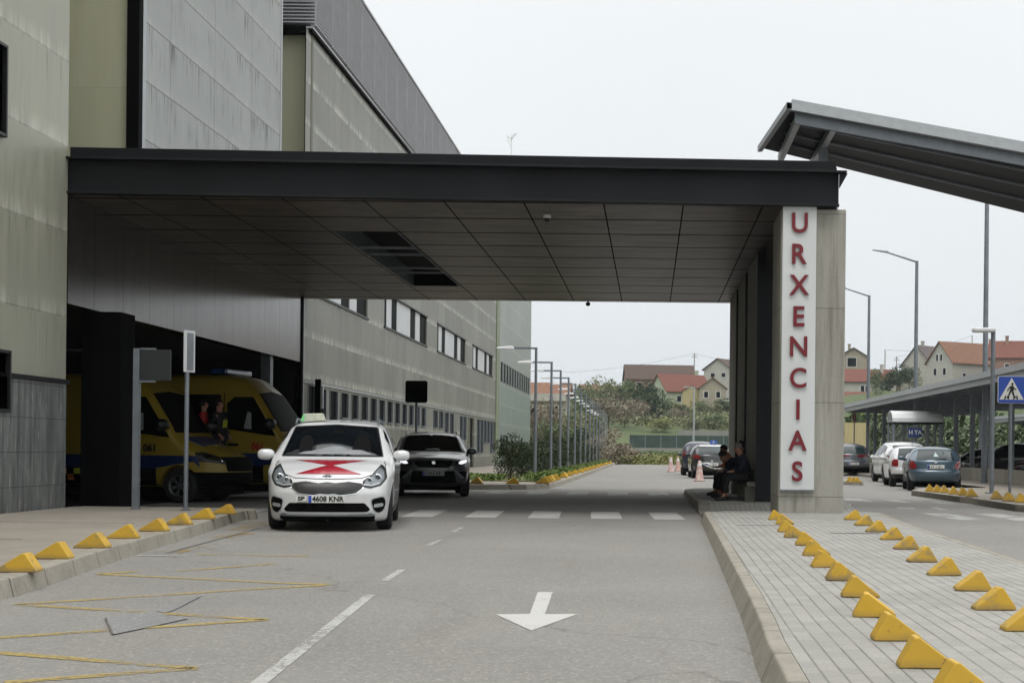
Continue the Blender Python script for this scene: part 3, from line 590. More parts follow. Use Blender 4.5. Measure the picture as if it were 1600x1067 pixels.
# ------------------------------------------------------------------ entrance canopy
can = tag(empty('entrance_canopy', (2.7, 26, 0)), 'dark flat steel canopy spanning the road from the building to the concrete pillars', 'canopy')
def cpart(name, mb, mat, parent=None, **k):
    mb.v = [(v[0] - 2.7, v[1] - 26, v[2]) for v in mb.v]; return mb.build(name, mat, parent or can, **k)
yl, yr = 25.7, 26.25; XR = 3.2
def fy(x): return yl + (x - WX) / (XR - WX) * (yr - yl)
def skew(m, x0, x1, d0, d1, z0, z1):
    return m.hexa([(x0, fy(x0) + d0, z0), (x1, fy(x1) + d0, z0), (x1, fy(x1) + d1, z0), (x0, fy(x0) + d1, z0)], [(x0, fy(x0) + d0, z1), (x1, fy(x1) + d0, z1), (x1, fy(x1) + d1, z1), (x0, fy(x0) + d1, z1)])
m = MB(); skew(m, WX - .02, XR, .12, .2, 5.44, 5.97); skew(m, WX - .02, XR, 0, .14, 5.395, 5.435); skew(m, WX - .03, XR + .12, -.06, .16, 5.965, 6.0); cpart('front_beam', m, 'beam', bevel=.006)
m = MB(); skew(m, WX + .02, XR - .05, .08, .3, 6.0, 6.18); cpart('flashing', m, 'beam_top', bevel=.006)
m = MB(); m.hexa([(XR, 26.26, 5.72), (XR + .01, 26.26, 5.72), (XR + .01, 26.34, 5.72), (XR, 26.34, 5.72)], [(XR, 26.26, 5.96), (XR + .14, 26.26, 5.96), (XR + .14, 26.34, 5.96), (XR, 26.34, 5.96)]); cpart('bracket', m, 'beam')
m = MB(); m.box(XR - .12, XR - .02, 26.5, 43.5, 5.4, 6.1); cpart('side_beam', m, 'beam')
m = MB(); m.box(WX, XR - .02, 43.52, 43.7, 5.40, 6.1); cpart('back_beam', m, 'beam')
m = MB(); OX0, OX1, OY0, OY1 = -6.15, -4.95, 29.9, 39.8
def sofq(x0, x1, y0, y1): m.quad((x0, y0, 5.39), (x0, y1, 5.39), (x1, y1, 5.39), (x1, y0, 5.39))
m.quad((WX, fy(WX) + .14, 5.39), (WX, 29.9, 5.39), (XR, 29.9, 5.39), (XR, fy(XR) + .14, 5.39)); sofq(WX, OX0, OY0, OY1); sofq(OX1, XR, OY0, OY1); sofq(WX, XR, OY1, 43.6); cpart('soffit', m, 'soffit', fix=False)
for a_ in (OX0 - .02, OX1): m = MB(); m.box(a_, a_ + .02, OY0, OY1, 5.36, 5.75); cpart('opening_frame', m, 'steel')
m = MB(); m.quad((OX0, OY0, 5.75), (OX1, OY0, 5.75), (OX1, OY1, 5.75), (OX0, OY1, 5.75)); m.quad((OX0, OY1, 5.39), (OX1, OY1, 5.39), (OX1, OY1, 5.75), (OX0, OY1, 5.75)); m.quad((OX0, OY0, 5.39), (OX1, OY0, 5.39), (OX1, OY0, 5.75), (OX0, OY0, 5.75)); cpart('opening_lining', m, 'black', fix=False)
for yy in (32.3, 33.4, 35.9, 36.8): m = MB(); m.box(OX0, OX1, yy, yy + .05, 5.37, 5.42); cpart('opening_bar', m, 'steel')
m = MB(); m.quad((WX, 26.1, 5.96), (XR - .1, 26.6, 5.96), (XR - .1, 43.6, 5.96), (WX, 43.6, 5.96)); cpart('roof', m, 'beam_top', fix=False)
PIL = [(26.42, 28.1), (32.0, 35.4), (36.0, 39.1), (39.8, 43.2)]
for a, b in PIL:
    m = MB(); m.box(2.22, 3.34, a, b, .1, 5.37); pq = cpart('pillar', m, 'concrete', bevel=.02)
    if a > 30: m = MB(); m.box(2.21, 3.34, a - .05, a - .002, .16, 5.36); cpart('dark_front_plate', m, 'beam')  # dark plates added so the rear pillars' shaded fronts come out dark
for a, b in ((28.1, 32.0), (35.4, 36.0), (39.1, 39.8)): m = MB(); m.box(2.35, 3.2, a, b, 4.95, 5.38); cpart('lintel', m, 'beam')
def dome(u, v, Y, label):
    p = at(u, v, Y); t = tag(empty('dome_camera', (p.x, p.y, 5.39)), label, 'camera')
    m = MB(); m.lathe([(0.001, 0), (.07, 0), (.07, -.05), (.055, -.055)], 14); m.build('housing', 'lampw', t); m = MB(); m.lathe([(.055, -.05), (.05, -.09), (.03, -.115), (.001, -.125)], 14); m.build('lens_dome', 'carglass', t, smooth=True)
dome(855, 316, 26.0 * 1.06, 'small dome camera on the canopy underside near its front edge')
p = at(919, 478, 43.5); t = tag(empty('dome_camera', (p.x, 43.4, 5.39)), 'dark round camera hanging from the rear edge of the canopy', 'camera')
MB().lathe([(.001, 0), (.025, 0), (.025, -.04), (.06, -.05), (.07, -.09), (.05, -.13), (.001, -.15)], 14).build('housing', 'blackp', t, smooth=True)
# sprigs on the roof
random.seed(5)
for (u, v0, v1, lb) in ((799, 242, 212, 'dry sprig growing above the canopy roof edge'),):
    b = at(u, v0, 27); tp = at(u, v1, 27); m = MB(); m.cyl((b.x, 27, 5.96), tp, .004, .002, 5)
    for k in range(6):
        q = b.lerp(tp, random.uniform(.35, 1)); r = V((random.uniform(-.12, .12), random.uniform(-.1, .1), random.uniform(.03, .12))); m.cyl(q, q + r, .004, .002, 4); q = q + r; m.quad(q, q + V((.012, 0, .004)), q + V((.012, .004, .016)), q + V((0, .004, .012)))
    tag(m.build('weed', 'leaf_dry'), lb, 'weed')

# vertical lettered sign
sg = at(1248, 540, 26.3); sx = sg.x
Z = lambda v: EYE + (705.4 - v) * 26.3 / F
sign = tag(empty('vertical_sign', (sx, 26.35, Z(765))), 'tall white sign with red letters reading URXENCIAS on the concrete pillar', 'sign')
m = MB(); h = Z(319) - Z(765); m.box(-.29, .29, -.0, .06, 0, h); m.build('panel', 'white', sign, bevel=.005)
m = MB(); m.box(-.295, .295, -.012, .07, -.02, -.001); m.build('bottom_trim', 'steel', sign)
for ch, v in zip('URXENCIAS', (348, 396.5, 445, 494, 541, 590, 639.5, 688, 736)):
    me = text_mesh(ch, .47, .012, .008, .92); zs = [q.co.y for q in me.vertices]; xs = [q.co.x for q in me.vertices]
    cz = (max(zs) + min(zs)) / 2; cx = (max(xs) + min(xs)) / 2; s = .345 / (max(zs) - min(zs))
    me.transform(Matrix.Translation((0, -.03, Z(v) - Z(765))) @ Matrix.Rotation(R(90), 4, 'X') @ Matrix.Scale(s, 4) @ Matrix.Translation((-cx, -cz, 0)))
    mobj('letter', me, 'red', sign)
# ------------------------------------------------------------------ cars
def lerp(pts, x):
    if x <= pts[0][0]: return pts[0][1]
    for (a, b), (c, d) in zip(pts, pts[1:]):
        if x <= c: return b + (d - b) * (x - a) / (c - a)
    return pts[-1][1]
def sm(pts, x, r=.07): return (lerp(pts, x - r) + lerp(pts, x) * 2 + lerp(pts, x + r)) / 4
def sst(a, b, x): t = max(0, min(1, (x - a) / (b - a))); return t * t * (3 - 2 * t)
def shell(P, nx=84, nb=26, nc=24):
    """one smooth body surface: a rounded box bent to the side profile, plan curve and tumblehome"""
    L, W, H, belt = P['L'], P['W'], P['H'], P['belt']; verts = {}; vs = []; fs = []
    pw = P.get('pw', 8)
    def pt(i, j, k):
        key = (i, j, k)
        if key in verts: return verts[key]
        a = -1 + 2 * i / nx; b = -1 + 2 * j / nb; c = -1 + 2 * k / nc
        s = (abs(a) ** 14 + abs(b) ** pw + abs(c) ** pw) ** (-1 / pw) if False else 1 / (abs(a) ** pw + abs(b) ** pw + abs(c) ** pw) ** (1 / pw)
        a, b, c = a * s, b * s, c * s
        x0 = a * L / 2; zt = sm(P['top'], x0); zb = lerp(P['bot'], x0); z = zb + (c + 1) / 2 * (zt - zb)
        wf = sst(.55, 1, a); wr = sst(.55, 1, -a)
        x = x0 + wf * lerp(P['front'], z) - wr * lerp(P['rear'], z)
        x -= wf * P.get('kf', .22) * abs(b) ** 2.6; x += wr * P.get('kr', .14) * abs(b) ** 2.6
        hood = zt < belt + .25
        t = max(0, z - belt) / (H - belt)
        y = b * W / 2 * (1 - (wf * .05 + wr * .05))
        cab = sst(P['ws'], P['ws'] - .5, x0)
        y *= 1 - P['tum'] * t ** 1.15 * max(cab, .35)
        y *= 1 - .035 * sst(.55, .2, z) + .012 * math.exp(-((z - belt + .12) / .07) ** 2)
        if c > 0: z -= P.get('crown', .05) * b * b * sst(.2, 1, c)
        verts[key] = len(vs); vs.append((x, y, z)); return verts[key]
    for i in range(nx):
        for j in range(nb):
            fs.append((pt(i, j, nc), pt(i + 1, j, nc), pt(i + 1, j + 1, nc), pt(i, j + 1, nc))); fs.append((pt(i, j, 0), pt(i, j + 1, 0), pt(i + 1, j + 1, 0), pt(i + 1, j, 0)))
        for k in range(nc):
            fs.append((pt(i, 0, k), pt(i + 1, 0, k), pt(i + 1, 0, k + 1), pt(i, 0, k + 1))); fs.append((pt(i, nb, k), pt(i, nb, k + 1), pt(i + 1, nb, k + 1), pt(i + 1, nb, k)))
    for j in range(nb):
        for k in range(nc):
            fs.append((pt(0, j, k), pt(0, j, k + 1), pt(0, j + 1, k + 1), pt(0, j + 1, k))); fs.append((pt(nx, j, k), pt(nx, j + 1, k), pt(nx, j + 1, k + 1), pt(nx, j, k + 1)))
    return vs, fs
def cut_wheels(o, P):
    m = MB()
    for wx in P['wheels']:
        for s in (-1, 1): m.cyl((wx, s * (P['W'] / 2 + .2), P['wr'] + .01), (wx, s * (P['W'] / 2 - .3), P['wr'] + .01), P['wr'] + .055, n=36)
    c = m.build('cutter', 'black'); md = o.modifiers.new('b', 'BOOLEAN'); md.operation = 'DIFFERENCE'; md.object = c; md.solver = 'EXACT'
    me = evalmesh(o); o.modifiers.clear(); o.data = me; bpy.data.objects.remove(c)
def roundp(p, it=2):
    """cut each corner by a small fixed radius"""
    if not it: return [tuple(q) for q in p]
    o = []; n = len(p); r = .022 * it
    for i in range(n):
        a, b, c = V(p[i - 1]), V(p[i]), V(p[(i + 1) % n]); la = min(r, (a - b).length * .4); lc = min(r, (c - b).length * .4)
        s = b + (a - b).normalized() * la; e = b + (c - b).normalized() * lc
        for t in (0, .33, .67, 1): o.append(tuple(s * (1 - t) ** 2 + b * 2 * t * (1 - t) + e * t * t))
    return o
def patch(bvh, poly, view, mat, name, parent, off=.006, res=.07, rnd=2, mir=False):
    """surface piece that follows the body: outline given in front/rear (y,z), side (x,z) or top (x,y) view"""
    if rnd: poly = roundp(poly, rnd)
    bm = bmesh.new()
    o, d = {'front': ((6, None, None), (-1, 0, 0)), 'rear': ((-6, None, None), (1, 0, 0)), 'left': ((None, 3, None), (0, -1, 0)), 'right': ((None, -3, None), (0, 1, 0)), 'top': ((None, None, 4), (0, 0, -1))}[view]
    ax = [i for i in range(3) if o[i] is None]; fx = [i for i in range(3) if o[i] is not None][0]
    vs = []
    for p in poly:
        q = [0, 0, 0]; q[ax[0]] = p[0]; q[ax[1]] = p[1]; vs.append(bm.verts.new(q))
    bm.faces.new(vs); bmesh.ops.triangulate(bm, faces=bm.faces[:])
    for _ in range(9):
        es = [e for e in bm.edges if e.calc_length() > res]
        if not es: break
        bmesh.ops.subdivide_edges(bm, edges=es, cuts=1); bmesh.ops.triangulate(bm, faces=[f for f in bm.faces if len(f.verts) > 3])
    dv = V(d); last = None; miss = []
    for v in bm.verts:
        q = v.co.copy(); q[fx] = o[fx]; h = bvh.ray_cast(q, dv)
        if h[0] is None: miss.append(v); continue
        n = h[1]; n = n if n.dot(dv) < 0 else -n
        v.co = h[0] - dv * off * .6 + n * off * .6; last = h[0]
    for v in miss: 
        near = min((u for u in bm.verts if u not in miss), key=lambda u: (u.co[ax[0]] - v.co[ax[0]]) ** 2 + (u.co[ax[1]] - v.co[ax[1]]) ** 2, default=None) if len(miss) < 60 else None
        v.co[fx] = near.co[fx] if near else (last[fx] if last else 0)
    bd = [e for e in bm.edges if e.is_boundary]; r = bmesh.ops.extrude_edge_only(bm, edges=bd)
    for v in [g for g in r['geom'] if isinstance(g, bmesh.types.BMVert)]: v.co += dv * (off + .02)
    bmesh.ops.recalc_face_normals(bm, faces=bm.faces)
    me = bpy.data.meshes.new(name); bm.to_mesh(me); bm.free(); ob = mobj(name, me, mat, parent)
    me.polygons.foreach_set('use_smooth', [True] * len(me.polygons)); me.set_sharp_from_angle(angle=R(40)); return ob
def both(poly): return [(-a, b) for a, b in poly][::-1]
TY = {}
def tyre(r, wd=.22):
    m = MB(); q = wd / 2
    m.lathe([(r * .62, -q * .8), (r * .66, -q), (r * .9, -q), (r * .98, -q * .8), (r, -q * .5), (r, q * .5), (r * .98, q * .8), (r * .9, q), (r * .66, q), (r * .62, q * .8)], 32, axis='y'); return m
def rim(r, side, wd=.22, spokes=5):
    m = MB(); q = wd / 2; R0 = r * .65; s = side
    m.lathe([(R0 * .9, s * q * .2), (R0 * .92, s * q * .78), (R0, s * q * .86), (R0 * 1.02, s * q * .7), (R0 * 1.02, s * q * .1)], 32, axis='y')
    m.lathe([(.001, s * q * .62), (r * .14, s * q * .6), (r * .16, s * q * .3)], 16, axis='y')
    for k in range(spokes):
        t = 2 * pi * k / spokes + .3
        for dt in (-.14, .14):
            a = V((cos(t) * r * .1, s * q * .5, sin(t) * r * .1)); b = V((cos(t + dt) * R0 * .95, s * q * .66, sin(t + dt) * R0 * .95)); n = V((-sin(t), 0, cos(t))) * r * .05
            m.hexa([a - n, a + n, b + n * .8, b - n * .8], [p + V((0, s * q * .2, 0)) for p in (a - n, a + n, b + n * .8, b - n * .8)])
    return m
def wheels(P, car, steer=0, rimmat='alloy'):
    for wx in P['wheels']:
        for s in (-1, 1):
            w_ = empty('wheel', (wx, s * (P['W'] / 2 - .135), P['wr']), steer if wx > 0 else 0); setp(w_, car)
            tyre(P['wr'], P.get('tw', .22)).build('tyre', 'rubber', w_, smooth=False); rim(P['wr'], s, P.get('tw', .22), P.get('spk', 5)).build('rim', rimmat, w_)
            m = MB(); m.lathe([(.001, -s * .02), (P['wr'] * .64, -s * .02)], 24, axis='y'); m.build('brake_disc', 'blackp', w_)
def mirror_part(car, x, y, z, mat, sc=1.):
    for s in (-1, 1):
        bm = bmesh.new(); bmesh.ops.create_uvsphere(bm, u_segments=16, v_segments=10, radius=1)
        for v in bm.verts:
            v.co.x = v.co.x * .1 * sc * (1 if v.co.x > 0 else .6); v.co.z = math.copysign(abs(v.co.z) ** .75, v.co.z) * .082 * sc; v.co.y = math.copysign(abs(v.co.y) ** .8, v.co.y) * .125 * sc
            v.co += V((x, s * (y + .13 * sc), z + .02))
        me = bpy.data.meshes.new('wing_mirror'); bm.to_mesh(me); bm.free(); o = mobj('wing_mirror', me, mat, car, smooth=True)
        m = MB(); m.hexa([(x - .05, s * (y - .06), z - .07), (x + .06, s * (y - .06), z - .07), (x + .04, s * (y + .07), z - .05), (x - .02, s * (y + .07), z - .05)], [(x - .05, s * (y - .06), z - .03), (x + .06, s * (y - .06), z - .03), (x + .04, s * (y + .07), z - .01), (x - .02, s * (y + .07), z - .01)]); m.build('mirror_arm', 'blackp', o)
def make_body(P, car, mat):
    vs, fs = shell(P); m = MB(); m.v, m.f = vs, fs; o = m.build('body', mat, car, smooth=True); bvh = BVHTree.FromPolygons([V(v) for v in vs], fs); cut_wheels(o, P); o.data.polygons.foreach_set('use_smooth', [True] * len(o.data.polygons)); o.data.set_sharp_from_angle(angle=R(38))
    m = MB(); x0, x1 = P['wheels']
    for wx in P['wheels']: m.box(wx - P['wr'] - .04, wx + P['wr'] + .04, -P['W'] / 2 + .3, P['W'] / 2 - .3, P['wr'] * .6, P['wr'] * 1.9)
    m.box(-P['L'] / 2 + .3, P['L'] / 2 - .35, -P['W'] / 2 + .25, P['W'] / 2 - .25, .16, .3); m.build('underbody', 'black', car)
    return bvh
def plate(bvh, car, view, z, txt=None, y=0., w=.52, h=.11, sp=False, mat='plate'):
    p = patch(bvh, [(y - w / 2, z - h / 2), (y + w / 2, z - h / 2), (y + w / 2, z + h / 2), (y - w / 2, z + h / 2)], view, mat, 'number_plate', car, off=.03, rnd=0, res=.3)
    sg_ = 1 if view == 'front' else -1
    # flat plate
    xs = max(abs(v.co.x) for v in p.data.vertices); X = xs * sg_
    for v in p.data.vertices: v.co.x = X if abs(v.co.x) > xs - .06 and abs(v.co.x - X) < .05 else v.co.x
    m = MB(); m.box(X, X + sg_ * .004, *(sorted((sg_ * -1 * (w / 2 - .002) + y, sg_ * -1 * (w / 2 - .045) + y))), z - h / 2 + .003, z + h / 2 - .003); m.build('blue_band', 'eublue', p)
    rot = Matrix.Rotation(R(90) * sg_, 4, 'Z') @ Matrix.Rotation(R(90), 4, 'X')
    if txt: text_obj('plate_number', txt, h * 1.02, Matrix.Translation((X + sg_ * .004, y + sg_ * .02, z)) @ rot, 'ink', p, .002, .003, .98)
    else:
        m = MB(); random.seed(int(z * 999))
        for k in range(7):
            yy = y - .19 + k * .057 + (.03 if k > 3 else 0); m.box(min(X, X + sg_ * .004), max(X, X + sg_ * .004), yy, yy + .011, z - .032, z + .03); m.box(min(X, X + sg_ * .004), max(X, X + sg_ * .004), yy + .011, yy + .032, z + random.choice((-.03, .02)), z + random.choice((-.02, .03)) + .002)
        m.build('plate_number', 'ink', p)
    return X
def line_poly(pts, w):
    a = []; b = []
    for i, p in enumerate(pts):
        q = V(pts[min(i + 1, len(pts) - 1)]) - V(pts[max(i - 1, 0)]); q.normalize(); n = V((-q.y, q.x)) * w / 2; a.append(tuple(V(p) + n)); b.append(tuple(V(p) - n))
    return a + b[::-1]
def side_glass(bvh, car, polys, mat='carglass', frame=True):
    for v in ('left', 'right'):
        for p in polys: patch(bvh, p, v, mat, 'side_window', car, off=.008, res=.12)
def seams(bvh, car, lines):
    for v in ('left', 'right'):
        for l in lines: patch(bvh, line_poly(l, .012), v, 'black', 'door_seam', car, off=.003, res=.2, rnd=0)
def place(car, X, Y, heading): car.location = (X, Y, 0); car.rotation_euler = (0, 0, heading)

def grille_mesh():
    n = NT('grille_mesh', .4); x, y, z = n.xyz(); v = n.node('ShaderNodeTexVoronoi', {'feature': 'DISTANCE_TO_EDGE'}, Vector=n.vec(0., n.mth('MULTIPLY', y, 1.), n.mth('MULTIPLY', z, 1.6)), Scale=26., Randomness=.12).outputs['Distance']
    n.base(n.mix(n.rng(v, .10, .05), hx('040404'), hx('1a1a1b'))); return n.m
# ---- white taxi
P = dict(L=4.52, W=1.80, H=1.62, belt=.98, tum=.24, ws=1.30, wr=.325, wheels=(-1.42, 1.33), crown=.045, kf=.27, kr=.18, pw=11,
         top=[(-2.3, 1.44), (-1.95, 1.54), (-1.2, 1.61), (-.2, 1.62), (.3, 1.57), (1.28, 1.03), (1.7, .965), (2.05, .88), (2.2, .80), (2.3, .72)],
         bot=[(-2.3, .25), (-1.9, .14), (1.8, .12), (2.3, .13)],
         front=[(.15, -.06), (.3, .0), (.55, .0), (.68, -.05), (.8, -.12), (1., -.2)], rear=[(.2, 0), (.6, 0), (.95, -.04), (1.5, -.42)])
taxi = tag(empty('taxi'), 'white taxi with a red hourglass shape on its bonnet, driving towards us at the left', 'taxi')
b = make_body(P, taxi, 'p_white')
patch(b, [(-.74, 1.055), (.74, 1.055), (.62, 1.505), (0, 1.54), (-.62, 1.505)], 'front', 'blackp', 'windscreen_frame', taxi, off=.006, rnd=1)
patch(b, [(-.72, 1.07), (.72, 1.07), (.60, 1.49), (0, 1.525), (-.60, 1.49)], 'front', 'carglass', 'windscreen', taxi, off=.012, rnd=1)
patch(b, [(-.52, 1.085), (.58, 1.085), (.42, 1.15), (.24, 1.15), (.16, 1.19), (0, 1.21), (-.13, 1.18), (-.18, 1.14), (-.42, 1.12)], 'front', simple('dashboard_reflection', '85888b', .4, var=.2, sc=6), 'windscreen_patch', taxi, off=.014, rnd=2)  # pale patch paints the reflection of dash papers on the glass
patch(b, [(.26, 1.12), (.56, 1.12), (.52, 1.3), (.46, 1.38), (.36, 1.40), (.30, 1.3)], 'front', simple('driver_shade', '0e0e0f', .9, var=.3, spec=.1), 'driver_silhouette', taxi, off=.0135, rnd=2)
HL = [(.475, .64), (.49, .72), (.60, .80), (.72, .955), (.79, .90), (.815, .76), (.74, .655), (.60, .615)]
for s, pl in ((1, HL), (-1, both(HL))):
    h = patch(b, pl, 'front', 'blackp', 'headlight', taxi, off=.006, rnd=1)
    patch(b, [((q[0] - s * .655) * .8 + s * .655, (q[1] - .76) * .78 + .755) for q in pl], 'front', 'steel', 'reflector', h, off=.009, rnd=1)
    cx, cz = s * .665, .755
    for (dy, dz, r, mt) in ((.02, -.0, .062, 'chrome'), (-.09, -.03, .045, 'chrome')):
        hit = b.ray_cast(V((6, cx + s * dy, cz + dz)), V((-1, 0, 0)))[0]
        m = MB(); m.lathe([(.001, .004), (r * .55, .004), (r * .6, .018), (r, .022), (r * 1.08, .01)], 20, c=(hit.x, cx + s * dy, cz + dz), axis='x'); m.build('lamp_ring', mt, h, smooth=True)
        m = MB(); m.lathe([(.001, .03), (r * .4, .022), (r * .55, .006)], 16, c=(hit.x, cx + s * dy, cz + dz), axis='x'); m.build('projector_lens', 'carglass_green', h, smooth=True)
    patch(b, line_poly([(s * .50, .668), (s * .60, .655), (s * .72, .69)], .022), 'front', 'steel_light', 'light_strip', h, off=.010, rnd=0)
gr = [(q, r * .965 - .003) for q, r in [(-.48, .71), (-.49, .65), (-.40, .575), (-.18, .545), (-.10, .565), (0, .555), (.10, .565), (.18, .545), (.40, .575), (.49, .65), (.48, .71), (.30, .735), (.12, .715), (0, .73), (-.12, .715), (-.30, .735)]]
f = patch(b, [(y * 1.035, .64 + (z - .64) * 1.12) for y, z in gr], 'front', 'chrome', 'grille_frame', taxi, off=.005, rnd=1)
f = patch(b, gr, 'front', grille_mesh(), 'grille', taxi, off=.011, rnd=1)
patch(b, [(-.52, .41), (.52, .41), (.60, .32), (.56, .285), (-.56, .285), (-.60, .32)], 'front', 'black', 'lower_intake', taxi, off=.006, rnd=1)
patch(b, [(-.68, .235), (-.60, .225), (.60, .225), (.68, .235), (.60, .275), (.54, .245), (-.54, .245), (-.60, .275)], 'front', 'steel', 'skid_trim', taxi, off=.014, rnd=1)
patch(b, [(-.66, .228), (.66, .228), (.66, .14), (-.66, .14)], 'front', 'black', 'bumper_lip', taxi, off=.008, rnd=1)
FG = [(.61, .46), (.78, .50), (.80, .40), (.77, .30), (.70, .265), (.64, .32)]
for s, pl in ((1, FG), (-1, both(FG))):
    cc = (sum(q[0] for q in pl) / len(pl), sum(q[1] for q in pl) / len(pl)); patch(b, [(cc[0] + (q[0] - cc[0]) * 1.12, cc[1] + (q[1] - cc[1]) * 1.12) for q in pl], 'front', 'steel_light', 'fog_light_bezel', taxi, off=.004, rnd=2)
    h = patch(b, pl, 'front', 'black', 'fog_light', taxi, off=.008, rnd=2); patch(b, [(s * .64, .345), (s * .77, .36), (s * .765, .41), (s * .645, .395)] if s > 0 else [(-.77, .36), (-.64, .345), (-.645, .395), (-.765, .41)], 'front', 'steel_light', 'fog_lens', h, off=.013, rnd=1)
hit = b.ray_cast(V((6, 0, .775)), V((-1, 0, 0)))[0]
bd = MB(); bd.lathe([(.001, .012), (.05, .012), (.056, .004), (.056, -.01)], 24, c=(0, 0, 0), axis='x'); bd.v = [(x + hit.x, y * 1.35, z * .55 + .775) for x, y, z in bd.v]; bo = bd.build('badge', 'chrome', taxi)
text_obj('badge_letters', 'KIA', .042, Matrix.Translation((hit.x + .013, 0, .775)) @ Matrix.Rotation(R(90), 4, 'Z') @ Matrix.Rotation(R(90), 4, 'X'), 'ink', bo, .002, .001, 1.15)
X = plate(b, taxi, 'front', .465, '4608 KNR', y=.0, w=.50, h=.10)
m = MB(); m.box(X - .03, X, -.42, -.275, .435, .505); q = m.build('sp_plate', 'plate', taxi); text_obj('plate_letters', 'SP', .075, Matrix.Translation((X + .002, -.347, .47)) @ Matrix.Rotation(R(90), 4, 'Z') @ Matrix.Rotation(R(90), 4, 'X'), 'ink', q, .002, .003, 1.3)
patch(b, [(-.46, .81), (.46, .81), (.04, .935), (-.04, .935)], 'front', 'redvinyl', 'bonnet_sticker', taxi, off=.005, rnd=0)
patch(b, [(-.04, .935), (.04, .935), (.52, 1.005), (-.52, 1.005)], 'front', 'redvinyl', 'bonnet_sticker', taxi, off=.005, rnd=0)
for s in (-1, 1): patch(b, line_poly([(2.0, s * .72), (1.7, s * .80), (1.3, s * .76)], .012), 'top', 'black', 'bonnet_seam', taxi, off=.002, rnd=0, res=.2)
side_glass(b, taxi, [[(.95, 1.0), (.10, 1.0), (.08, 1.46), (.30, 1.47), (.6, 1.32)], [(.02, 1.0), (-.85, 1.01), (-.86, 1.47), (.0, 1.475)], [(-.93, 1.02), (-1.55, 1.12), (-1.5, 1.38), (-.93, 1.465)]])
seams(b, taxi, [[(.95, 1.0), (.98, .6), (.9, .3)], [(.05, 1.5), (.05, .3)], [(-.9, 1.0), (-.95, .75)], [(.98, .3), (-.85, .3)]])
mirror_part(taxi, .92, .86, 1.06, 'p_white')
patch(b, line_poly([(-.70, .845), (-.60, .80), (-.46, .755), (-.2, .745), (.2, .745), (.46, .755), (.60, .80), (.70, .845)], .009), 'front', 'black', 'bonnet_shut_line', taxi, off=.003, rnd=0, res=.2)
patch(b, [(-.03, 1.44), (.11, 1.44), (.12, 1.40), (-.04, 1.40)], 'front', 'black', 'interior_mirror', taxi, off=.015, rnd=1)
patch(b, [(-.50, 1.10), (-.30, 1.10), (-.31, 1.30), (-.36, 1.36), (-.45, 1.36), (-.50, 1.3)], 'front', simple('seat_shade', '121213', .9, var=.2, spec=.1), 'seat_silhouette', taxi, off=.0125, rnd=2)
for v_ in ('left', 'right'):
    for x_ in (.18, -.78): patch(b, [(x_, .93), (x_ + .17, .93), (x_ + .17, .96), (x_, .96)], v_, 'p_white', 'door_handle', taxi, off=.03, rnd=1)
    patch(b, [(1.0, .30), (-1.05, .30), (-1.05, .22), (1.0, .22)], v_, 'blackp', 'sill_trim', taxi, off=.01, rnd=0, res=.2)
for s in (-1, 1):
    m = MB(); 
    for x0, x1 in ((-1.4, .1),): m.cyl((x0, s * .60, 1.62), (x1, s * .62, 1.62), .016, n=8); m.cyl((x0, s * .6, 1.62), (x0 - .12, s * .6, 1.56), .016, n=8); m.cyl((x1, s * .62, 1.62), (x1 + .14, s * .62, 1.55), .016, n=8)
    m.build('roof_rail', 'steel', taxi)
m = MB(); m.hexa([(-.02, -.57, 1.575), (.12, -.57, 1.575), (.12, -.19, 1.60), (-.02, -.19, 1.60)], [(.01, -.53, 1.705), (.09, -.53, 1.705), (.09, -.23, 1.715), (.01, -.23, 1.715)]); ts = m.build('roof_sign', simple('taxi_sign_cream', 'aeb0a0', .4, var=.15, sc=9), taxi, bevel=.012)
m = MB(); m.hexa([(.118, -.57, 1.585), (.124, -.57, 1.585), (.124, -.52, 1.59), (.118, -.52, 1.59)], [(.095, -.535, 1.69), (.1, -.535, 1.69), (.1, -.50, 1.69), (.095, -.50, 1.69)]); m.build('free_light', emis('green_lamp', '5fae6b', .25), ts)
for s in (-1, 1):
    hit = b.ray_cast(V((6, s * .25, 1.10)), V((-1, 0, 0)))[0]; m = MB(); m.cyl((hit.x + .02, s * .05 - .3, 1.075), (hit.x - .02, s * .05 + .18, 1.095), .009, n=6); m.build('wiper', 'blackp', taxi)
wheels(P, taxi)
place(taxi, -4.82, 23.8, math.atan2(-.991, .13))
# ---- dark SUV
P2 = dict(L=4.36, W=1.86, H=1.64, belt=1.02, tum=.21, pw=10, ws=1.15, wr=.345, wheels=(-1.32, 1.31), crown=.06, kf=.3, kr=.16,
          top=[(-2.2, 1.4), (-1.9, 1.52), (-1.1, 1.59), (-.2, 1.61), (.2, 1.56), (1.1, 1.10), (1.6, 1.05), (2.0, .99), (2.2, .93)],
          bot=[(-2.2, .34), (-1.9, .24), (1.8, .22), (2.2, .28)], front=[(.2, -.12), (.4, 0), (.75, 0), (.9, -.06), (1.05, -.15)], rear=[(.2, 0), (.7, 0), (1.0, -.05), (1.5, -.4)])
suv = tag(empty('parked_suv'), 'dark grey SUV with lit headlights, facing us just behind the white taxi', 'car'); suv.name = 'dark_suv'
b = make_body(P2, suv, 'p_dark')
patch(b, [(-.73, 1.12), (.73, 1.12), (.63, 1.50), (0, 1.53), (-.63, 1.50)], 'front', 'carglass', 'windscreen', suv, off=.01, rnd=1)
patch(b, [(-.2, 1.14), (.22, 1.14), (.12, 1.19), (-.1, 1.18)], 'front', simple('dash_card', '7d8686', .4, var=.2), 'windscreen_patch', suv, off=.012)
H2 = [(.50, .80), (.55, .88), (.86, .93), (.84, .83), (.66, .77)]
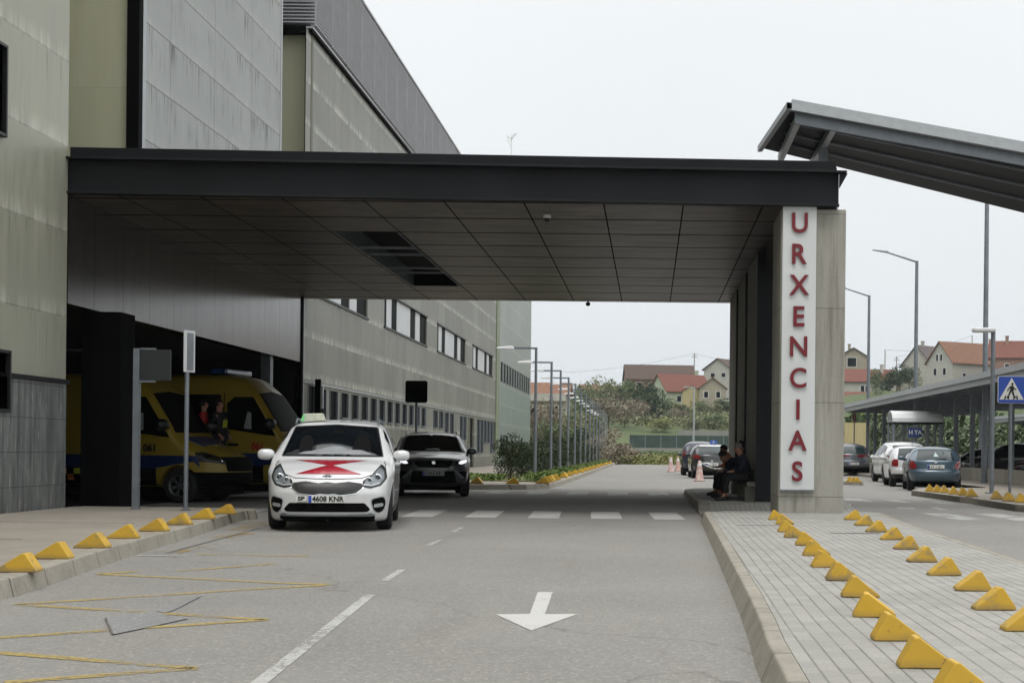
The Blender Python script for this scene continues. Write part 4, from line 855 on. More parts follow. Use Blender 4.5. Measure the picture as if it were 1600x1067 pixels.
for s, pl in ((1, H2), (-1, both(H2))):
    h = patch(b, pl, 'front', 'blackp', 'headlight', suv, off=.008, rnd=1)
    patch(b, [(s * q[0], q[1]) for q in ([(.60, .82), (.66, .88), (.83, .91), (.81, .845), (.68, .80)] if s > 0 else [(.68, .80), (.81, .845), (.83, .91), (.66, .88), (.60, .82)])], 'front', 'lit', 'lamp', h, off=.014, rnd=1)
    FGq = [(.60, .62), (.82, .64), (.80, .45), (.72, .42)]; patch(b, FGq if s > 0 else both(FGq), 'front', 'black', 'side_intake', suv, off=.008)
    BL = [(.48, .66), (.54, .67), (.78, .46), (.66, .45)]; patch(b, BL if s > 0 else both(BL), 'front', 'steel', 'bumper_blade', suv, off=.014, rnd=1)
patch(b, [(-.46, .88), (.46, .88), (.44, .80), (.36, .72), (-.36, .72), (-.44, .80)], 'front', 'black', 'grille', suv, off=.008, rnd=1)
patch(b, [(-.5, .64), (.5, .64), (.56, .36), (-.56, .36)], 'front', 'black', 'lower_intake', suv, off=.008, rnd=1)
hit = b.ray_cast(V((6, 0, .84)), V((-1, 0, 0)))[0]; m = MB(); m.hexa([(hit.x, -.03, .80), (hit.x + .03, -.03, .80), (hit.x + .03, .045, .81), (hit.x, .045, .81)], [(hit.x, -.045, .87), (hit.x + .03, -.045, .87), (hit.x + .03, .03, .88), (hit.x, .03, .88)]); m.build('badge', 'chrome', suv)
plate(b, suv, 'front', .58, mat=simple('shaded_plate', '8b8d8b', .5))
side_glass(b, suv, [[(.8, 1.05), (.05, 1.05), (.05, 1.47), (.2, 1.47)], [(-.02, 1.05), (-.85, 1.08), (-.85, 1.46), (-.02, 1.475)], [(-.92, 1.1), (-1.45, 1.18), (-1.4, 1.38), (-.92, 1.45)]])
seams(b, suv, [[(.0, 1.5), (.0, .35)], [(.9, 1.0), (.9, .35)]])
for s in (-1, 1):
    m = MB(); m.cyl((-1.3, s * .62, 1.61), (.1, s * .64, 1.61), .016, n=8); m.cyl((.1, s * .64, 1.61), (.25, s * .64, 1.53), .016, n=8); m.cyl((-1.3, s * .62, 1.61), (-1.45, s * .62, 1.54), .016, n=8); m.build('roof_rail', 'steel_light', suv)
mirror_part(suv, .82, .87, 1.1, 'p_dark'); wheels(P2, suv)
place(suv, -5.62, 39.5, math.atan2(-.985, .17))
# ---- rear view cars
def rear_car(name, label, P, mat, X, Y, head, win, lights, platez, spoiler=None, bumper='p', glass='carglass_green', side=None, tri=False, wiper=True, platemat='plate', group=None):
    car = tag(empty(name), label, 'car', group); b = make_body(P, car, mat)
    patch(b, win, 'rear', glass, 'rear_window', car, off=.01, rnd=1)
    for s in (-1, 1):
        pl = lights if s > 0 else both(lights); patch(b, pl, 'rear', 'tail', 'tail_light', car, off=.012, rnd=1)
    plate(b, car, 'rear', platez, mat=platemat)
    hw = P['W'] / 2; patch(b, [(-hw * .9, .30), (hw * .9, .30), (hw * .86, .22), (-hw * .86, .22)] if bumper == 'p' else [(-hw * .93, .46), (hw * .93, .46), (hw * .86, .22), (-hw * .86, .22)], 'rear', 'blackp', 'bumper_lower', car, off=.008, rnd=1)
    patch(b, line_poly([(-hw * .9, P.get('bz', .62)), (hw * .9, P.get('bz', .62))], .014), 'rear', 'black', 'bumper_seam', car, off=.003, rnd=0, res=.2)
    hit = b.ray_cast(V((-6, 0, platez + .14)), V((1, 0, 0)))[0]; m = MB(); m.lathe([(.001, -.015), (.045, -.015), (.05, 0)], 16, c=(hit.x, 0, platez + .15), axis='x'); m.build('badge', 'chrome', car)
    if wiper: hit = b.ray_cast(V((-6, 0, min(q[1] for q in win) + .03)), V((1, 0, 0)))[0]; m = MB(); m.cyl((hit.x - .03, 0, min(q[1] for q in win) + .02), (hit.x + .0, -.34, min(q[1] for q in win) + .06), .012, n=6); m.build('wiper', 'blackp', car)
    if side: side_glass(b, car, side)
    seams(b, car, [[(.0, 1.25), (.0, .35)], [(.85, .95), (.85, .35)]])
    mirror_part(car, .75, P['W'] / 2 - .04, 1.0, mat, .85); wheels(P, car)
    m = MB(); m.cyl((-.6, 0, P['H'] - .02), (-.85, 0, P['H'] + .16), .005, n=5); m.build('aerial', 'blackp', car)
    if tri:
        hit = b.ray_cast(V((-6, 0, 1.2)), V((1, 0, 0)))[0]
        pass
    place(car, X, Y, head); return car, b
PC = dict(L=4.1, W=1.70, H=1.42, belt=.92, tum=.24, ws=1.0, wr=.30, wheels=(-1.25, 1.28), crown=.05, kf=.25, kr=.2, bz=.66,
          top=[(-2.05, 1.22), (-1.75, 1.34), (-1., 1.41), (0, 1.42), (.3, 1.36), (1.0, .96), (1.6, .88), (2.05, .72)],
          bot=[(-2.05, .3), (-1.7, .22), (1.7, .2), (2.05, .24)], front=[(.2, -.1), (.4, 0), (.6, 0), (.8, -.15)], rear=[(.2, -.02), (.35, .02), (.62, .02), (.68, -.03), (.95, -.08), (1.3, -.42)])
sw = [[(.72, .95), (.04, .95), (.04, 1.3), (.2, 1.31)], [(-.03, .95), (-.9, .97), (-.8, 1.28), (-.03, 1.31)]]
car, b = rear_car('parked_hatchback', 'steel blue hatchback parked with its rear to us, nearest car on the right', PC, 'p_blue', 9.16, 50.0, R(84), [(-.60, .98), (.60, .98), (.50, 1.31), (0, 1.33), (-.50, 1.31)], [(.62, .70), (.80, .70), (.80, .86), (.76, .97), (.66, .93), (.58, .78)], .77, side=sw)
patch(b, [(-.10, 1.08), (.06, 1.08), (-.01, 1.22)], 'rear', simple('sticker_pale', '9fb3b2', .4, var=.05), 'window_sticker', car, off=.014, rnd=0)
PG = dict(PC, L=4.15, W=1.73, H=1.46, top=[(-2.07, 1.3), (-1.85, 1.40), (-1., 1.45), (0, 1.46), (.3, 1.4), (1.0, .98), (1.6, .9), (2.07, .74)], rear=[(.2, -.02), (.35, .02), (.60, .02), (.66, -.02), (.95, -.06), (1.35, -.30)], bz=.60)
rear_car('parked_hatchback', 'white hatchback with dark lower bumper parked right behind the steel blue hatchback', PG, 'p_white', 9.45, 55.7, R(86), [(-.62, 1.0), (.62, 1.0), (.54, 1.35), (0, 1.37), (-.54, 1.35)], [(.60, .72), (.80, .72), (.80, .88), (.74, .97), (.60, .97)], .62, bumper='b', side=sw)
PS = dict(L=4.3, W=1.82, H=1.66, belt=1.05, tum=.25, ws=1.1, wr=.35, wheels=(-1.3, 1.3), crown=.06, kf=.25, kr=.22, bz=.7,
          top=[(-2.15, 1.42), (-1.8, 1.56), (-1., 1.64), (0, 1.66), (.3, 1.6), (1.1, 1.12), (1.7, 1.04), (2.15, .9)],
          bot=[(-2.15, .36), (-1.8, .26), (1.8, .24), (2.15, .3)], front=[(.2, -.1), (.4, 0), (.8, 0), (1.0, -.15)], rear=[(.2, -.02), (.4, .02), (.7, .02), (.8, -.03), (1.1, -.08), (1.5, -.45)])
sws = [[(.8, 1.08), (.04, 1.08), (.04, 1.5), (.2, 1.52)], [(-.03, 1.08), (-.85, 1.12), (-.8, 1.5), (-.03, 1.52)], [(-.93, 1.16), (-1.4, 1.25), (-1.35, 1.42), (-.92, 1.48)]]
rear_car('parked_suv', 'tall white SUV parked in front of the two hatchbacks on the right', PS, 'p_white', 10.16, 62.4, R(91), [(-.60, 1.12), (.60, 1.12), (.54, 1.48), (0, 1.5), (-.54, 1.48)], [(.62, .92), (.84, .92), (.84, 1.06), (.62, 1.04)], .8, bumper='b', side=sws)
rear_car('parked_suv', 'grey SUV with a wide rear light band, half hidden behind the lettered pillar', dict(PS, H=1.62), 'p_grey', 10.35, 80.0, R(90), [(-.62, 1.12), (.62, 1.12), (.54, 1.46), (0, 1.48), (-.54, 1.46)], [(.2, .98), (.86, .96), (.86, 1.08), (.2, 1.06)], .62, bumper='b', side=sws)
PI = dict(PC, L=4.05, W=1.70, H=1.50, belt=.98, top=[(-2.0, 1.28), (-1.7, 1.42), (-1., 1.49), (0, 1.5), (.3, 1.44), (1.0, 1.0), (1.6, .92), (2.0, .74)], rear=[(.2, -.02), (.35, .02), (.62, .02), (.7, -.04), (1.0, -.10), (1.4, -.45)])
car, b = rear_car('parked_hatchback', 'black hatchback with red tail light and blue roof sign, parked beyond the seated people', PI, 'p_black', 2.62, 68.0, R(92), [(-.60, 1.02), (.60, 1.02), (.50, 1.37), (0, 1.39), (-.50, 1.37)], [(.46, .88), (.80, .84), (.82, 1.0), (.62, 1.03)], .60, side=[[(.72, .99), (.04, .99), (.04, 1.36), (.2, 1.37)], [(-.03, .99), (-.9, 1.02), (-.8, 1.34), (-.03, 1.37)]])
patch(b, [(-.52, 1.385), (.52, 1.385), (.5, 1.43), (-.5, 1.43)], 'rear', 'p_white', 'roof_spoiler', car, off=.01)
m = MB(); m.hexa([(-.5, -.34, 1.5), (-.3, -.34, 1.5), (-.3, .0, 1.5), (-.5, .0, 1.5)], [(-.46, -.28, 1.66), (-.34, -.28, 1.66), (-.34, -.06, 1.66), (-.46, -.06, 1.66)]); rs = m.build('roof_sign', 'blue_sign', car, bevel=.01)
text_obj('roof_sign_letter', 'A', .14, Matrix.Translation((-.49, -.17, 1.58)) @ Matrix.Rotation(R(-90), 4, 'Z') @ Matrix.Rotation(R(90), 4, 'X'), 'white', rs, .008, .004)
rear_car('parked_suv', 'navy SUV with silver roof parked ahead of the black hatchback', dict(PS, H=1.62), 'p_navy', 2.45, 75.5, R(90), [(-.60, 1.12), (.60, 1.12), (.54, 1.46), (0, 1.48), (-.54, 1.46)], [(.66, .92), (.84, .92), (.84, 1.16), (.70, 1.16)], .8, side=sws, glass='carglass')
car = None
# cars under the parking roof (seen as dark shapes behind the posts)
def nose_car(label, P, mat, X, Y, head):
    car = tag(empty('covered_car'), label, 'car', 'cars under the parking roof'); b = make_body(P, car, mat)
    patch(b, [(-.6, P['belt'] + .1), (.6, P['belt'] + .1), (.5, P['H'] - .12), (-.5, P['H'] - .12)], 'front', 'carglass', 'windscreen', car, off=.01, rnd=1)
    for s in (-1, 1):
        q = [(.48, .66), (.8, .72), (.78, .82), (.55, .77)]; patch(b, q if s > 0 else both(q), 'front', 'steel_light', 'headlight', car, off=.008)
        q = [(.55, .74), (.82, .74), (.8, .9), (.6, .9)]; patch(b, q if s > 0 else both(q), 'rear', 'tail', 'tail_light', car, off=.008)
    patch(b, [(-.4, .66), (.4, .66), (.4, .58), (-.4, .58)], 'front', 'black', 'grille', car, off=.008)
    side_glass(b, car, sw if P is PC else sws if P is PS else sw); mirror_part(car, .75, .84, 1.0, mat, .8); wheels(P, car); place(car, X, Y, head)
nose_car('black car side on behind the third roof post from the right', PS, 'p_black', 15.6, 66.0, R(180))
nose_car('dark red hatchback behind the roof posts left of the pedestrian sign', PC, 'p_red', 15.9, 59.6, R(178))
nose_car('silver hatchback at the right edge of the picture under the parking roof', PC, 'p_silver', 15.6, 56.4, R(183))
nose_car('black saloon further back between the bus shelter and the roof posts', PC, 'p_black', 15.6, 72.5, R(180))

# ------------------------------------------------------------------ ambulances
PA = dict(L=5.95, W=2.0, H=2.72, belt=1.25, tum=.12, ws=1.9, wr=.36, wheels=(-1.75, 1.95), crown=.06, kf=.34, kr=.05, pw=10, tw=.24, spk=6,
          top=[(-3., 2.70), (.3, 2.72), (.85, 2.64), (1.22, 2.35), (1.85, 1.45), (2.35, 1.26), (2.75, 1.10), (3., .98)],
          bot=[(-3., .35), (2.4, .30), (3., .32)], front=[(.3, -.1), (.5, 0), (.9, 0), (1.05, -.08), (1.3, -.3)], rear=[(.2, 0), (2.7, -.02)])
def ambulance(label, txtmat, X, Y, head, dooropen=False):
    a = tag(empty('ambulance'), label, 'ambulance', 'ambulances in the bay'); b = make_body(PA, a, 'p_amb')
    patch(b, [(-.82, 1.46), (.82, 1.46), (.72, 2.28), (0, 2.34), (-.72, 2.28)], 'front', 'glass', 'windscreen', a, off=.012, rnd=1, res=.1)
    for v in ('left', 'right'):
        patch(b, [(1.74, 1.36), (1.52, 1.38), (.60, 1.50), (.55, 2.05), (.72, 2.2), (1.16, 2.2)], v, 'glass', 'side_window', a, off=.01, rnd=1, res=.12)
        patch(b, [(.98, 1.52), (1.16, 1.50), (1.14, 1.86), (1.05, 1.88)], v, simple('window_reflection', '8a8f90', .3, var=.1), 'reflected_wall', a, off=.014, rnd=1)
        patch(b, [(2.35, .98), (-2.9, 1.0), (-2.9, .72), (1.45, .72), (1.65, .86), (2.25, .86), (2.38, .75)], v, 'ambblue', 'blue_stripe', a, off=.008, rnd=0, res=.12)
        k = MB(); 
        for i in range(22):
            for j in range(2):
                x0 = 1.1 - i * .15
                if (i + j) % 2 == 0 and (x0 > -1.1 or x0 < -2.3): patch(b, [(x0, .45 + j * .13), (x0 - .14, .45 + j * .13), (x0 - .14, .57 + j * .13), (x0, .57 + j * .13)], v, 'ambor' if i % 3 else 'hivis', 'reflective_square', a, off=.012, rnd=0, res=.3)
        patch(b, [(1.45, .72), (-2.9, .72), (-2.9, .36), (1.45, .36)], v, 'black', 'lower_band', a, off=.007, rnd=0, res=.15)
        patch(b, line_poly([(.48, 2.3), (.48, .4)], .02), v, 'black', 'door_seam', a, off=.004, rnd=0, res=.2)
        patch(b, line_poly([(-.9, 2.3), (-.9, .4)], .02), v, 'black', 'door_seam', a, off=.004, rnd=0, res=.2)
        patch(b, [(.62, 1.14), (.86, 1.14), (.86, 1.19), (.62, 1.19)], v, 'black', 'door_handle', a, off=.03, rnd=1)
        sgn = 1 if v == 'left' else -1; hit = b.ray_cast(V((1.3, 3 * sgn, 1.13)), V((0, -sgn, 0)))[0]
        text_obj('number', '061', .21, Matrix.Translation((1.32, hit.y + sgn * .008, 1.13)) @ Matrix.Rotation(pi if v == 'left' else 0, 4, 'Z') @ Matrix.Rotation(R(90), 4, 'X'), txtmat, a, .004, .008, .95)
    patch(b, [(-.7, .96), (.7, .96), (.62, .66), (-.62, .66)], 'front', 'black', 'grille', a, off=.01, rnd=1)
    patch(b, [(-.95, .64), (.95, .64), (.9, .34), (-.9, .34)], 'front', 'black', 'bumper', a, off=.01, rnd=1)
    patch(b, [(2.3, -.55), (2.3, .55), (1.95, .68), (1.95, -.68)], 'top', 'ambblue', 'bonnet_panel', a, off=.006, rnd=1)
    for s in (-1, 1):
        q = [(.66, .80), (.93, .86), (.92, 1.04), (.80, 1.06), (.68, .96)]; h = patch(b, q if s > 0 else both(q), 'front', 'blackp', 'headlight', a, off=.012, rnd=1)
        q = [(.72, .85), (.88, .89), (.87, .99), (.74, .95)]; patch(b, q if s > 0 else both(q), 'front', 'chrome', 'lamp', h, off=.02, rnd=1)
    m = MB(); m.box(.05, .45, -.75, .75, 2.70, 2.83); m.build('light_bar', simple('beacon_blue', '223a66', .2, 0, .6), a, bevel=.04)
    mirror_part(a, 1.65, .98, 1.6, 'blackp', 1.5); wheels(PA, a)
    if dooropen:
        m = MB(); m.box(-.95, .45, -1.5, -.98, .44, .5); m.build('side_step', 'black', a)
        d = patch(b, [(.40, 2.25), (-.82, 2.25), (-.82, .75), (.40, .75)], 'right', 'black', 'side_doorway', a, off=.012, rnd=1, res=.2)
    place(a, X, Y, head); return a
ambulance('yellow ambulance with black 061 on its door, nearest in the dark bay', 'ink', -11.55, 33.2, R(-9))
ambulance('yellow ambulance with red 061, standing behind the nearest one in the dark bay', 'redc', -10.05, 36.0, R(-8), True).scale = (1, 1, 1.05)
# ------------------------------------------------------------------ tall sloping roof, right of the pillars
tr = tag(empty('sloping_roof', (3.56, 32.1, 0)), 'large tilted grey metal roof rising above the right end of the dark canopy', 'roof')
def tpart(name, mb, mat, parent=None, **k):
    mb.v = [(v[0] - 3.56, v[1] - 32.1, v[2]) for v in mb.v]; return mb.build(name, mat, parent or tr, **k)
zr = lambda X: 7.78 - .172 * (X - 2.66)
yf = lambda X: 34.2 + (X - 2.42) * .298
XE = 12.5
m = MB(); m.hexa([(2.70, 30.05, zr(2.7) + .12), (XE, 30.05, zr(XE) + .12), (XE, yf(XE), zr(XE) + .12), (2.45, 34.2, zr(2.45) + .12)], [(2.70, 30.05, zr(2.7) + .2), (XE, 30.05, zr(XE) + .2), (XE, yf(XE), zr(XE) + .2), (2.45, 34.2, zr(2.45) + .2)]); tpart('roof_sheet', m, 'beam_top')
m = MB(); m.hexa([(2.6, 29.9, zr(2.6) + .07), (XE, 29.9, zr(XE) + .07), (XE, 30.04, zr(XE) + .07), (2.6, 30.04, zr(2.6) + .07)], [(2.6, 29.9, zr(2.6) + .2), (XE, 29.9, zr(XE) + .2), (XE, 30.04, zr(XE) + .2), (2.6, 30.04, zr(2.6) + .2)])
m.hexa([(2.6, 29.9, zr(2.6) + .07), (2.7, 29.9, zr(2.6) + .07), (2.44, 34.3, zr(2.5) + .07), (2.34, 34.3, zr(2.5) + .07)], [(2.6, 29.9, zr(2.6) + .2), (2.7, 29.9, zr(2.6) + .2), (2.44, 34.3, zr(2.5) + .2), (2.34, 34.3, zr(2.5) + .2)]); tpart('fascia', m, 'steel_light')
m = MB(); m.hexa([(2.74, 30.3, zr(2.74) + .2), (XE, 30.3, zr(XE) + .2), (XE, 30.5, zr(XE) + .2), (2.74, 30.5, zr(2.74) + .2)], [(2.74, 30.3, zr(2.74) + .38), (XE, 30.3, zr(XE) + .38), (XE, 30.5, zr(XE) + .38), (2.74, 30.5, zr(2.74) + .38)]); tpart('gutter', m, 'steel_light')
m = MB(); m.hexa([(2.78, 30.12, zr(2.78) - .13), (XE, 30.12, zr(XE) - .13), (XE, 30.2, zr(XE) - .13), (2.78, 30.2, zr(2.78) - .13)], [(2.78, 30.12, zr(2.78) + .11), (XE, 30.12, zr(XE) + .11), (XE, 30.2, zr(XE) + .11), (2.78, 30.2, zr(2.78) + .11)]); tpart('edge_beam', m, 'steel')
for k in range(1, 4):
    f = k / 4; m = MB(); y0 = 30.1 + (34.15 - 30.1) * f; y1 = 30.1 + (yf(XE) - 30.1) * f
    m.hexa([(2.75, y0, zr(2.75) + .07), (XE, y1, zr(XE) + .07), (XE, y1 + .05, zr(XE) + .07), (2.75, y0 + .05, zr(2.75) + .07)], [(2.75, y0, zr(2.75) + .115), (XE, y1, zr(XE) + .115), (XE, y1 + .05, zr(XE) + .115), (2.75, y0 + .05, zr(2.75) + .115)]); tpart('purlin', m, 'steel')
for X in (2.85, 3.56, 11.5):
    m = MB(); m.hexa([(X - .06, 30.25, zr(X) - .1), (X + .06, 30.25, zr(X) - .1), (X + .06, yf(X) - .1, zr(X) - .1), (X - .06, yf(X) - .1, zr(X) - .1)], [(X - .06, 30.25, zr(X) + .06), (X + .06, 30.25, zr(X) + .06), (X + .06, yf(X) - .1, zr(X) + .06), (X - .06, yf(X) - .1, zr(X) + .06)]); tpart('rafter', m, 'steel_light')
for X in (3.56, 11.5): m = MB(); m.box(X - .09, X + .09, 32.0, 32.2, 0, zr(X) - .1); tpart('post', m, 'steel')
# ------------------------------------------------------------------ yellow kerb bumpers
def bumper_mesh(wd, h, pk, t):
    m = MB(); n = 0
    pr = [(-wd / 2, 0), (wd / 2, 0), (wd / 2 - .004, .02), (-wd / 2 + wd * pk + .012, h), (-wd / 2 + wd * pk - .012, h), (-wd / 2 + .004, .02)]
    m.prismv([(x, 0, z) for x, z in pr], (0, t, 0)); me = m.build('bumper_proto', 'yellow', bevel=.006); return me
def bumpers(rows, proto, group, lab, mir=1, z=.15, rot=0):
    n = len(rows)
    for i, (X, Y, s) in enumerate(rows):
        o = proto.copy(); COL.objects.link(o); o.name = 'kerb_bumper'; o.location = (X, Y, z); o.scale = (s, 1, s) if abs(s - 1) > .01 else (1, 1, 1)
        o.rotation_euler = (random.uniform(-.02, .02), random.uniform(-.025, .025), rot + random.uniform(-.13, .13)); o.location.x += random.uniform(-.025, .025); tag(o, lab(i, n), 'bumper', group)
random.seed(3)
pa = bumper_mesh(.275, .15, .32, .15); pb = bumper_mesh(.28, .15, .64, .15); pc = bumper_mesh(.34, .155, .68, .17)
px = [(1214, 815), (1222, 822), (1234, 831), (1246, 840), (1261, 852), (1277, 868), (1294, 886), (1315, 907), (1341, 933), (1370, 964), (1407, 1001), (1448, 1044), (1505, 1090)]
px = [(1214, 812), (1224, 819)] + px[2:]
bumpers([(gnd(u, v, .15).x, gnd(u, v, .15).y, 1) for u, v in px], pa, 'yellow bumpers in the left row on the paved island', lambda i, n: 'yellow bumper, %s from the pillar in the left row on the paved island' % ORD[i])
px = [(1336, 812), (1352, 821), (1371, 831), (1393, 843), (1420, 858), (1447, 878), (1480, 899), (1518, 923), (1562, 953), (1612, 986)]
bumpers([(gnd(u, v, .15).x, gnd(u, v, .15).y, 1) for u, v in px], pb, 'yellow bumpers in the right row on the paved island', lambda i, n: 'yellow bumper, %s from the pillar in the right row on the paved island' % ORD[i])
px = [(25, 894), (82, 873), (139, 856), (190, 841), (236, 830), (276, 820), (314, 811), (346, 803)]
bumpers([(gnd(u, v, .15).x, gnd(u, v, .15).y, 1) for u, v in px][::-1], pc, 'yellow bumpers on the left pavement', lambda i, n: 'yellow bumper, %s from the white taxi along the left pavement' % ORD[i])
px = [(1455, 768), (1466, 769), (1478, 770), (1492, 772), (1506, 774), (1521, 776), (1561, 780), (1579, 783), (1597, 785)]
pd = bumper_mesh(.28, .2, .4, .2)
bumpers([(gnd(u, v, .15).x, gnd(u, v, .15).y, 1) for u, v in px], pd, 'yellow bumpers on the far right pavement', lambda i, n: 'small yellow bumper, %s from the left on the kerb by the blue hatchback' % ORD[i])
bumpers([(gnd(u, v, .14).x, gnd(u, v, .14).y + .3, 1) for u, v in ((1331, 753), (1336, 754), (1342, 754))], pd, 'yellow bumpers on the traffic island', lambda i, n: 'small yellow bumper, %s from the left on the islet by the grey SUV' % ORD[i], z=.14)
ys = [46.3, 47.5, 48.7, 49.9, 51.1, 52.3, 56.5, 60.5, 65, 69.5, 74, 79, 84, 90, 97, 105, 114]
pe = bumper_mesh(.42, .2, .62, .25)
bumpers([(-6.35, 45.0, 1), (-5.1, 45.2, 1), (-4.05, 45.7, 1)], pe, 'yellow bumpers along the far planted island', lambda i, n: 'yellow bumper on the near end of the planted island, %s from the left' % ORD[i])
bumpers([(-3.25 + (y - 46) * .004, y, 1) for y in ys], pe, 'yellow bumpers along the far planted island', lambda i, n: 'yellow bumper on the road edge of the planted island, %s from the canopy' % ORD[i])
for q in (pa, pb, pc, pd, pe): bpy.data.objects.remove(q)
# ------------------------------------------------------------------ signs and poles
def pole_sign(name, label, X, Y, h, r, z0=.15):
    t = tag(empty(name, (X, Y, z0)), label, 'sign'); m = MB(); m.cyl((0, 0, 0), (0, 0, h), r, n=14); m.build('pole', 'steel', t, smooth=False)
    m = MB(); m.cyl((0, 0, 0), (0, 0, .015), r * 2.2, n=12); m.build('base_plate', 'steel', t); return t
p = gnd(290, 797, .15); t = pole_sign('traffic_sign', 'thin grey post with a pale sign plate seen almost edge on, on the left pavement', p.x, p.y, 2.9, .036)
m = MB(); pts = [V((-.03, -.1, 2.23)), V((.075, .12, 2.23)), V((.075, .12, 2.9)), V((-.03, -.1, 2.9))]; m.prismv(pts, (.018, -.009, 0)); m.build('plate', 'white', t)
m = MB(); pts = [V((.0, -.05, 2.26)), V((.06, .08, 2.26)), V((.06, .08, 2.86)), V((.0, -.05, 2.86))]; m.prismv([q + V((.02, -.012, 0)) for q in pts], (.004, -.002, 0)); m.build('plate_face', simple('sign_grey_face', '777c82', .5), t)
p = gnd(212, 795, .15); t = pole_sign('barrier_post', 'grey square post carrying a dark square panel in front of the ambulance bay', p.x, p.y, 2.6, .04)
m = MB(); m.box(-.05, .05, -.05, .05, 0, 2.62); m.build('post', 'steel', t); m = MB(); m.box(.05, .55, -.02, .03, 2.1, 2.6); m.build('panel', simple('dark_panel', '2b2e30', .4), t, bevel=.01)
for z_ in (2.07, 2.6): m = MB(); m.box(.05, .3, -.03, .04, z_, z_ + .03); m.build('panel_frame', 'steel', t)
Y = 44.6; q = at(651, 612, Y); t = pole_sign('traffic_sign', 'back of a dark square traffic sign on a pole above the grey SUV', q.x, Y, q.z + .1, .04)
m = MB(); s = .32; pl = roundp([(-s, -s), (s, -s), (s, s), (-s, s)], 0); m.prismv([(x, -.06, z + q.z - .15) for x, z in [(-s + .04, -s), (s - .04, -s), (s, -s + .04), (s, s - .04), (s - .04, s), (-s + .04, s), (-s, s - .04), (-s, -s + .04)]], (0, .02, 0)); m.build('plate', 'black', t)
m = MB(); m.box(-.2, .2, -.09, -.06, q.z - .3, q.z - .27); m.box(-.2, .2, -.09, -.06, q.z - .03, q.z); m.build('bracket', 'black', t)
q = at(497, 610, 44.5); t = pole_sign('information_post', 'slim black totem with a small white plate against the grey facade', q.x, 44.5, 2.2, .03)
m = MB(); m.box(-.08, .08, -.06, .06, 2.0, 3.0); m.build('head', 'black', t); m = MB(); m.box(.085, .15, -.05, .05, 2.15, 2.8); m.build('side_plate', 'white', t); m = MB(); m.box(-.13, .09, -.1, -.07, 1.65, 2.0); m.build('plate', 'white', t)
# pedestrian crossing sign
Y = 39.0; q = at(1579.5, 609, Y); t = pole_sign('pedestrian_crossing_sign', 'blue square pedestrian crossing sign with a black walking figure in a white triangle', q.x, Y, q.z - .15, .038)
zc = q.z - .15; s = .345
def rr(s, r, n=5):
    o = []
    for cx, cy, a0 in ((s - r, s - r, 0), (-s + r, s - r, 90), (-s + r, -s + r, 180), (s - r, -s + r, 270)):
        for k in range(n): a = R(a0 + 90 * k / (n - 1)); o.append((cx + r * cos(a), cy + r * sin(a)))
    return o
def sp_(name, poly, y, mat, d=.004): m = MB(); m.prismv([(x, y, z + zc) for x, z in poly], (0, d, 0)); return m.build(name, mat, t)
sp_('plate_border', rr(s, .05), -.07, 'plate', .02); sp_('plate', rr(s - .012, .045), -.075, 'blue_sign'); sp_('triangle', [(-.31, -.25), (.31, -.25), (.0, .30)], -.08, 'plate')
fig = [[(-.015, .10), (.045, .10), (.075, -.03), (.03, -.05), (-.035, -.04)]]; 
sp_('figure', [(.03 * cos(a * .7854) + .02, .145 + .036 * sin(a * .7854)) for a in range(8)], -.085, 'ink')
sp_('figure', [(-.03, .095), (.04, .105), (.06, .06), (.045, -.03), (.0, -.05), (-.05, -.035), (-.035, .03)], -.085, 'ink')
sp_('figure', [(-.03, .095), (-.10, .02), (-.115, -.04), (-.09, -.04), (-.075, .01), (-.02, .055)], -.086, 'ink')
sp_('figure', [(.03, .10), (.075, .04), (.12, .015), (.11, -.01), (.06, .01), (.02, .05)], -.086, 'ink')
sp_('figure', [(-.05, -.03), (-.005, -.05), (-.045, -.13), (-.10, -.215), (-.14, -.215), (-.085, -.13)], -.086, 'ink')
sp_('figure', [(.0, -.05), (.05, -.03), (.065, -.12), (.125, -.21), (.085, -.215), (.02, -.13)], -.086, 'ink')
for k in (-2, -1, 1, 2): sp_('stripe', [(k * .095 - .035 + (.03 if k < 0 else -.03), -.24), (k * .095 + .005 + (.03 if k < 0 else -.03), -.24), (k * .07 + .012 , -.15), (k * .07 - .02, -.15)], -.084, 'ink')
sp_('lower_band', [(-.33, -.335), (.33, -.335), (.33, -.275), (-.33, -.275)], -.079, 'blue_sign')
for k in range(1):
    Y = 86; q = at(1335, 645, Y); t = pole_sign('traffic_sign', 'red rimmed traffic sign turned almost edge on beside the parking roof', q.x, Y, 3.4, .035)
    m = MB(); m.lathe([(.001, 0), (.33, 0), (.33, .02), (.001, .02)], 20, axis='y'); m.v = [(x * .35, y + x * .9 * .3, z + 3.0) for x, y, z in m.v]; m.build('plate', 'redpaint', t)
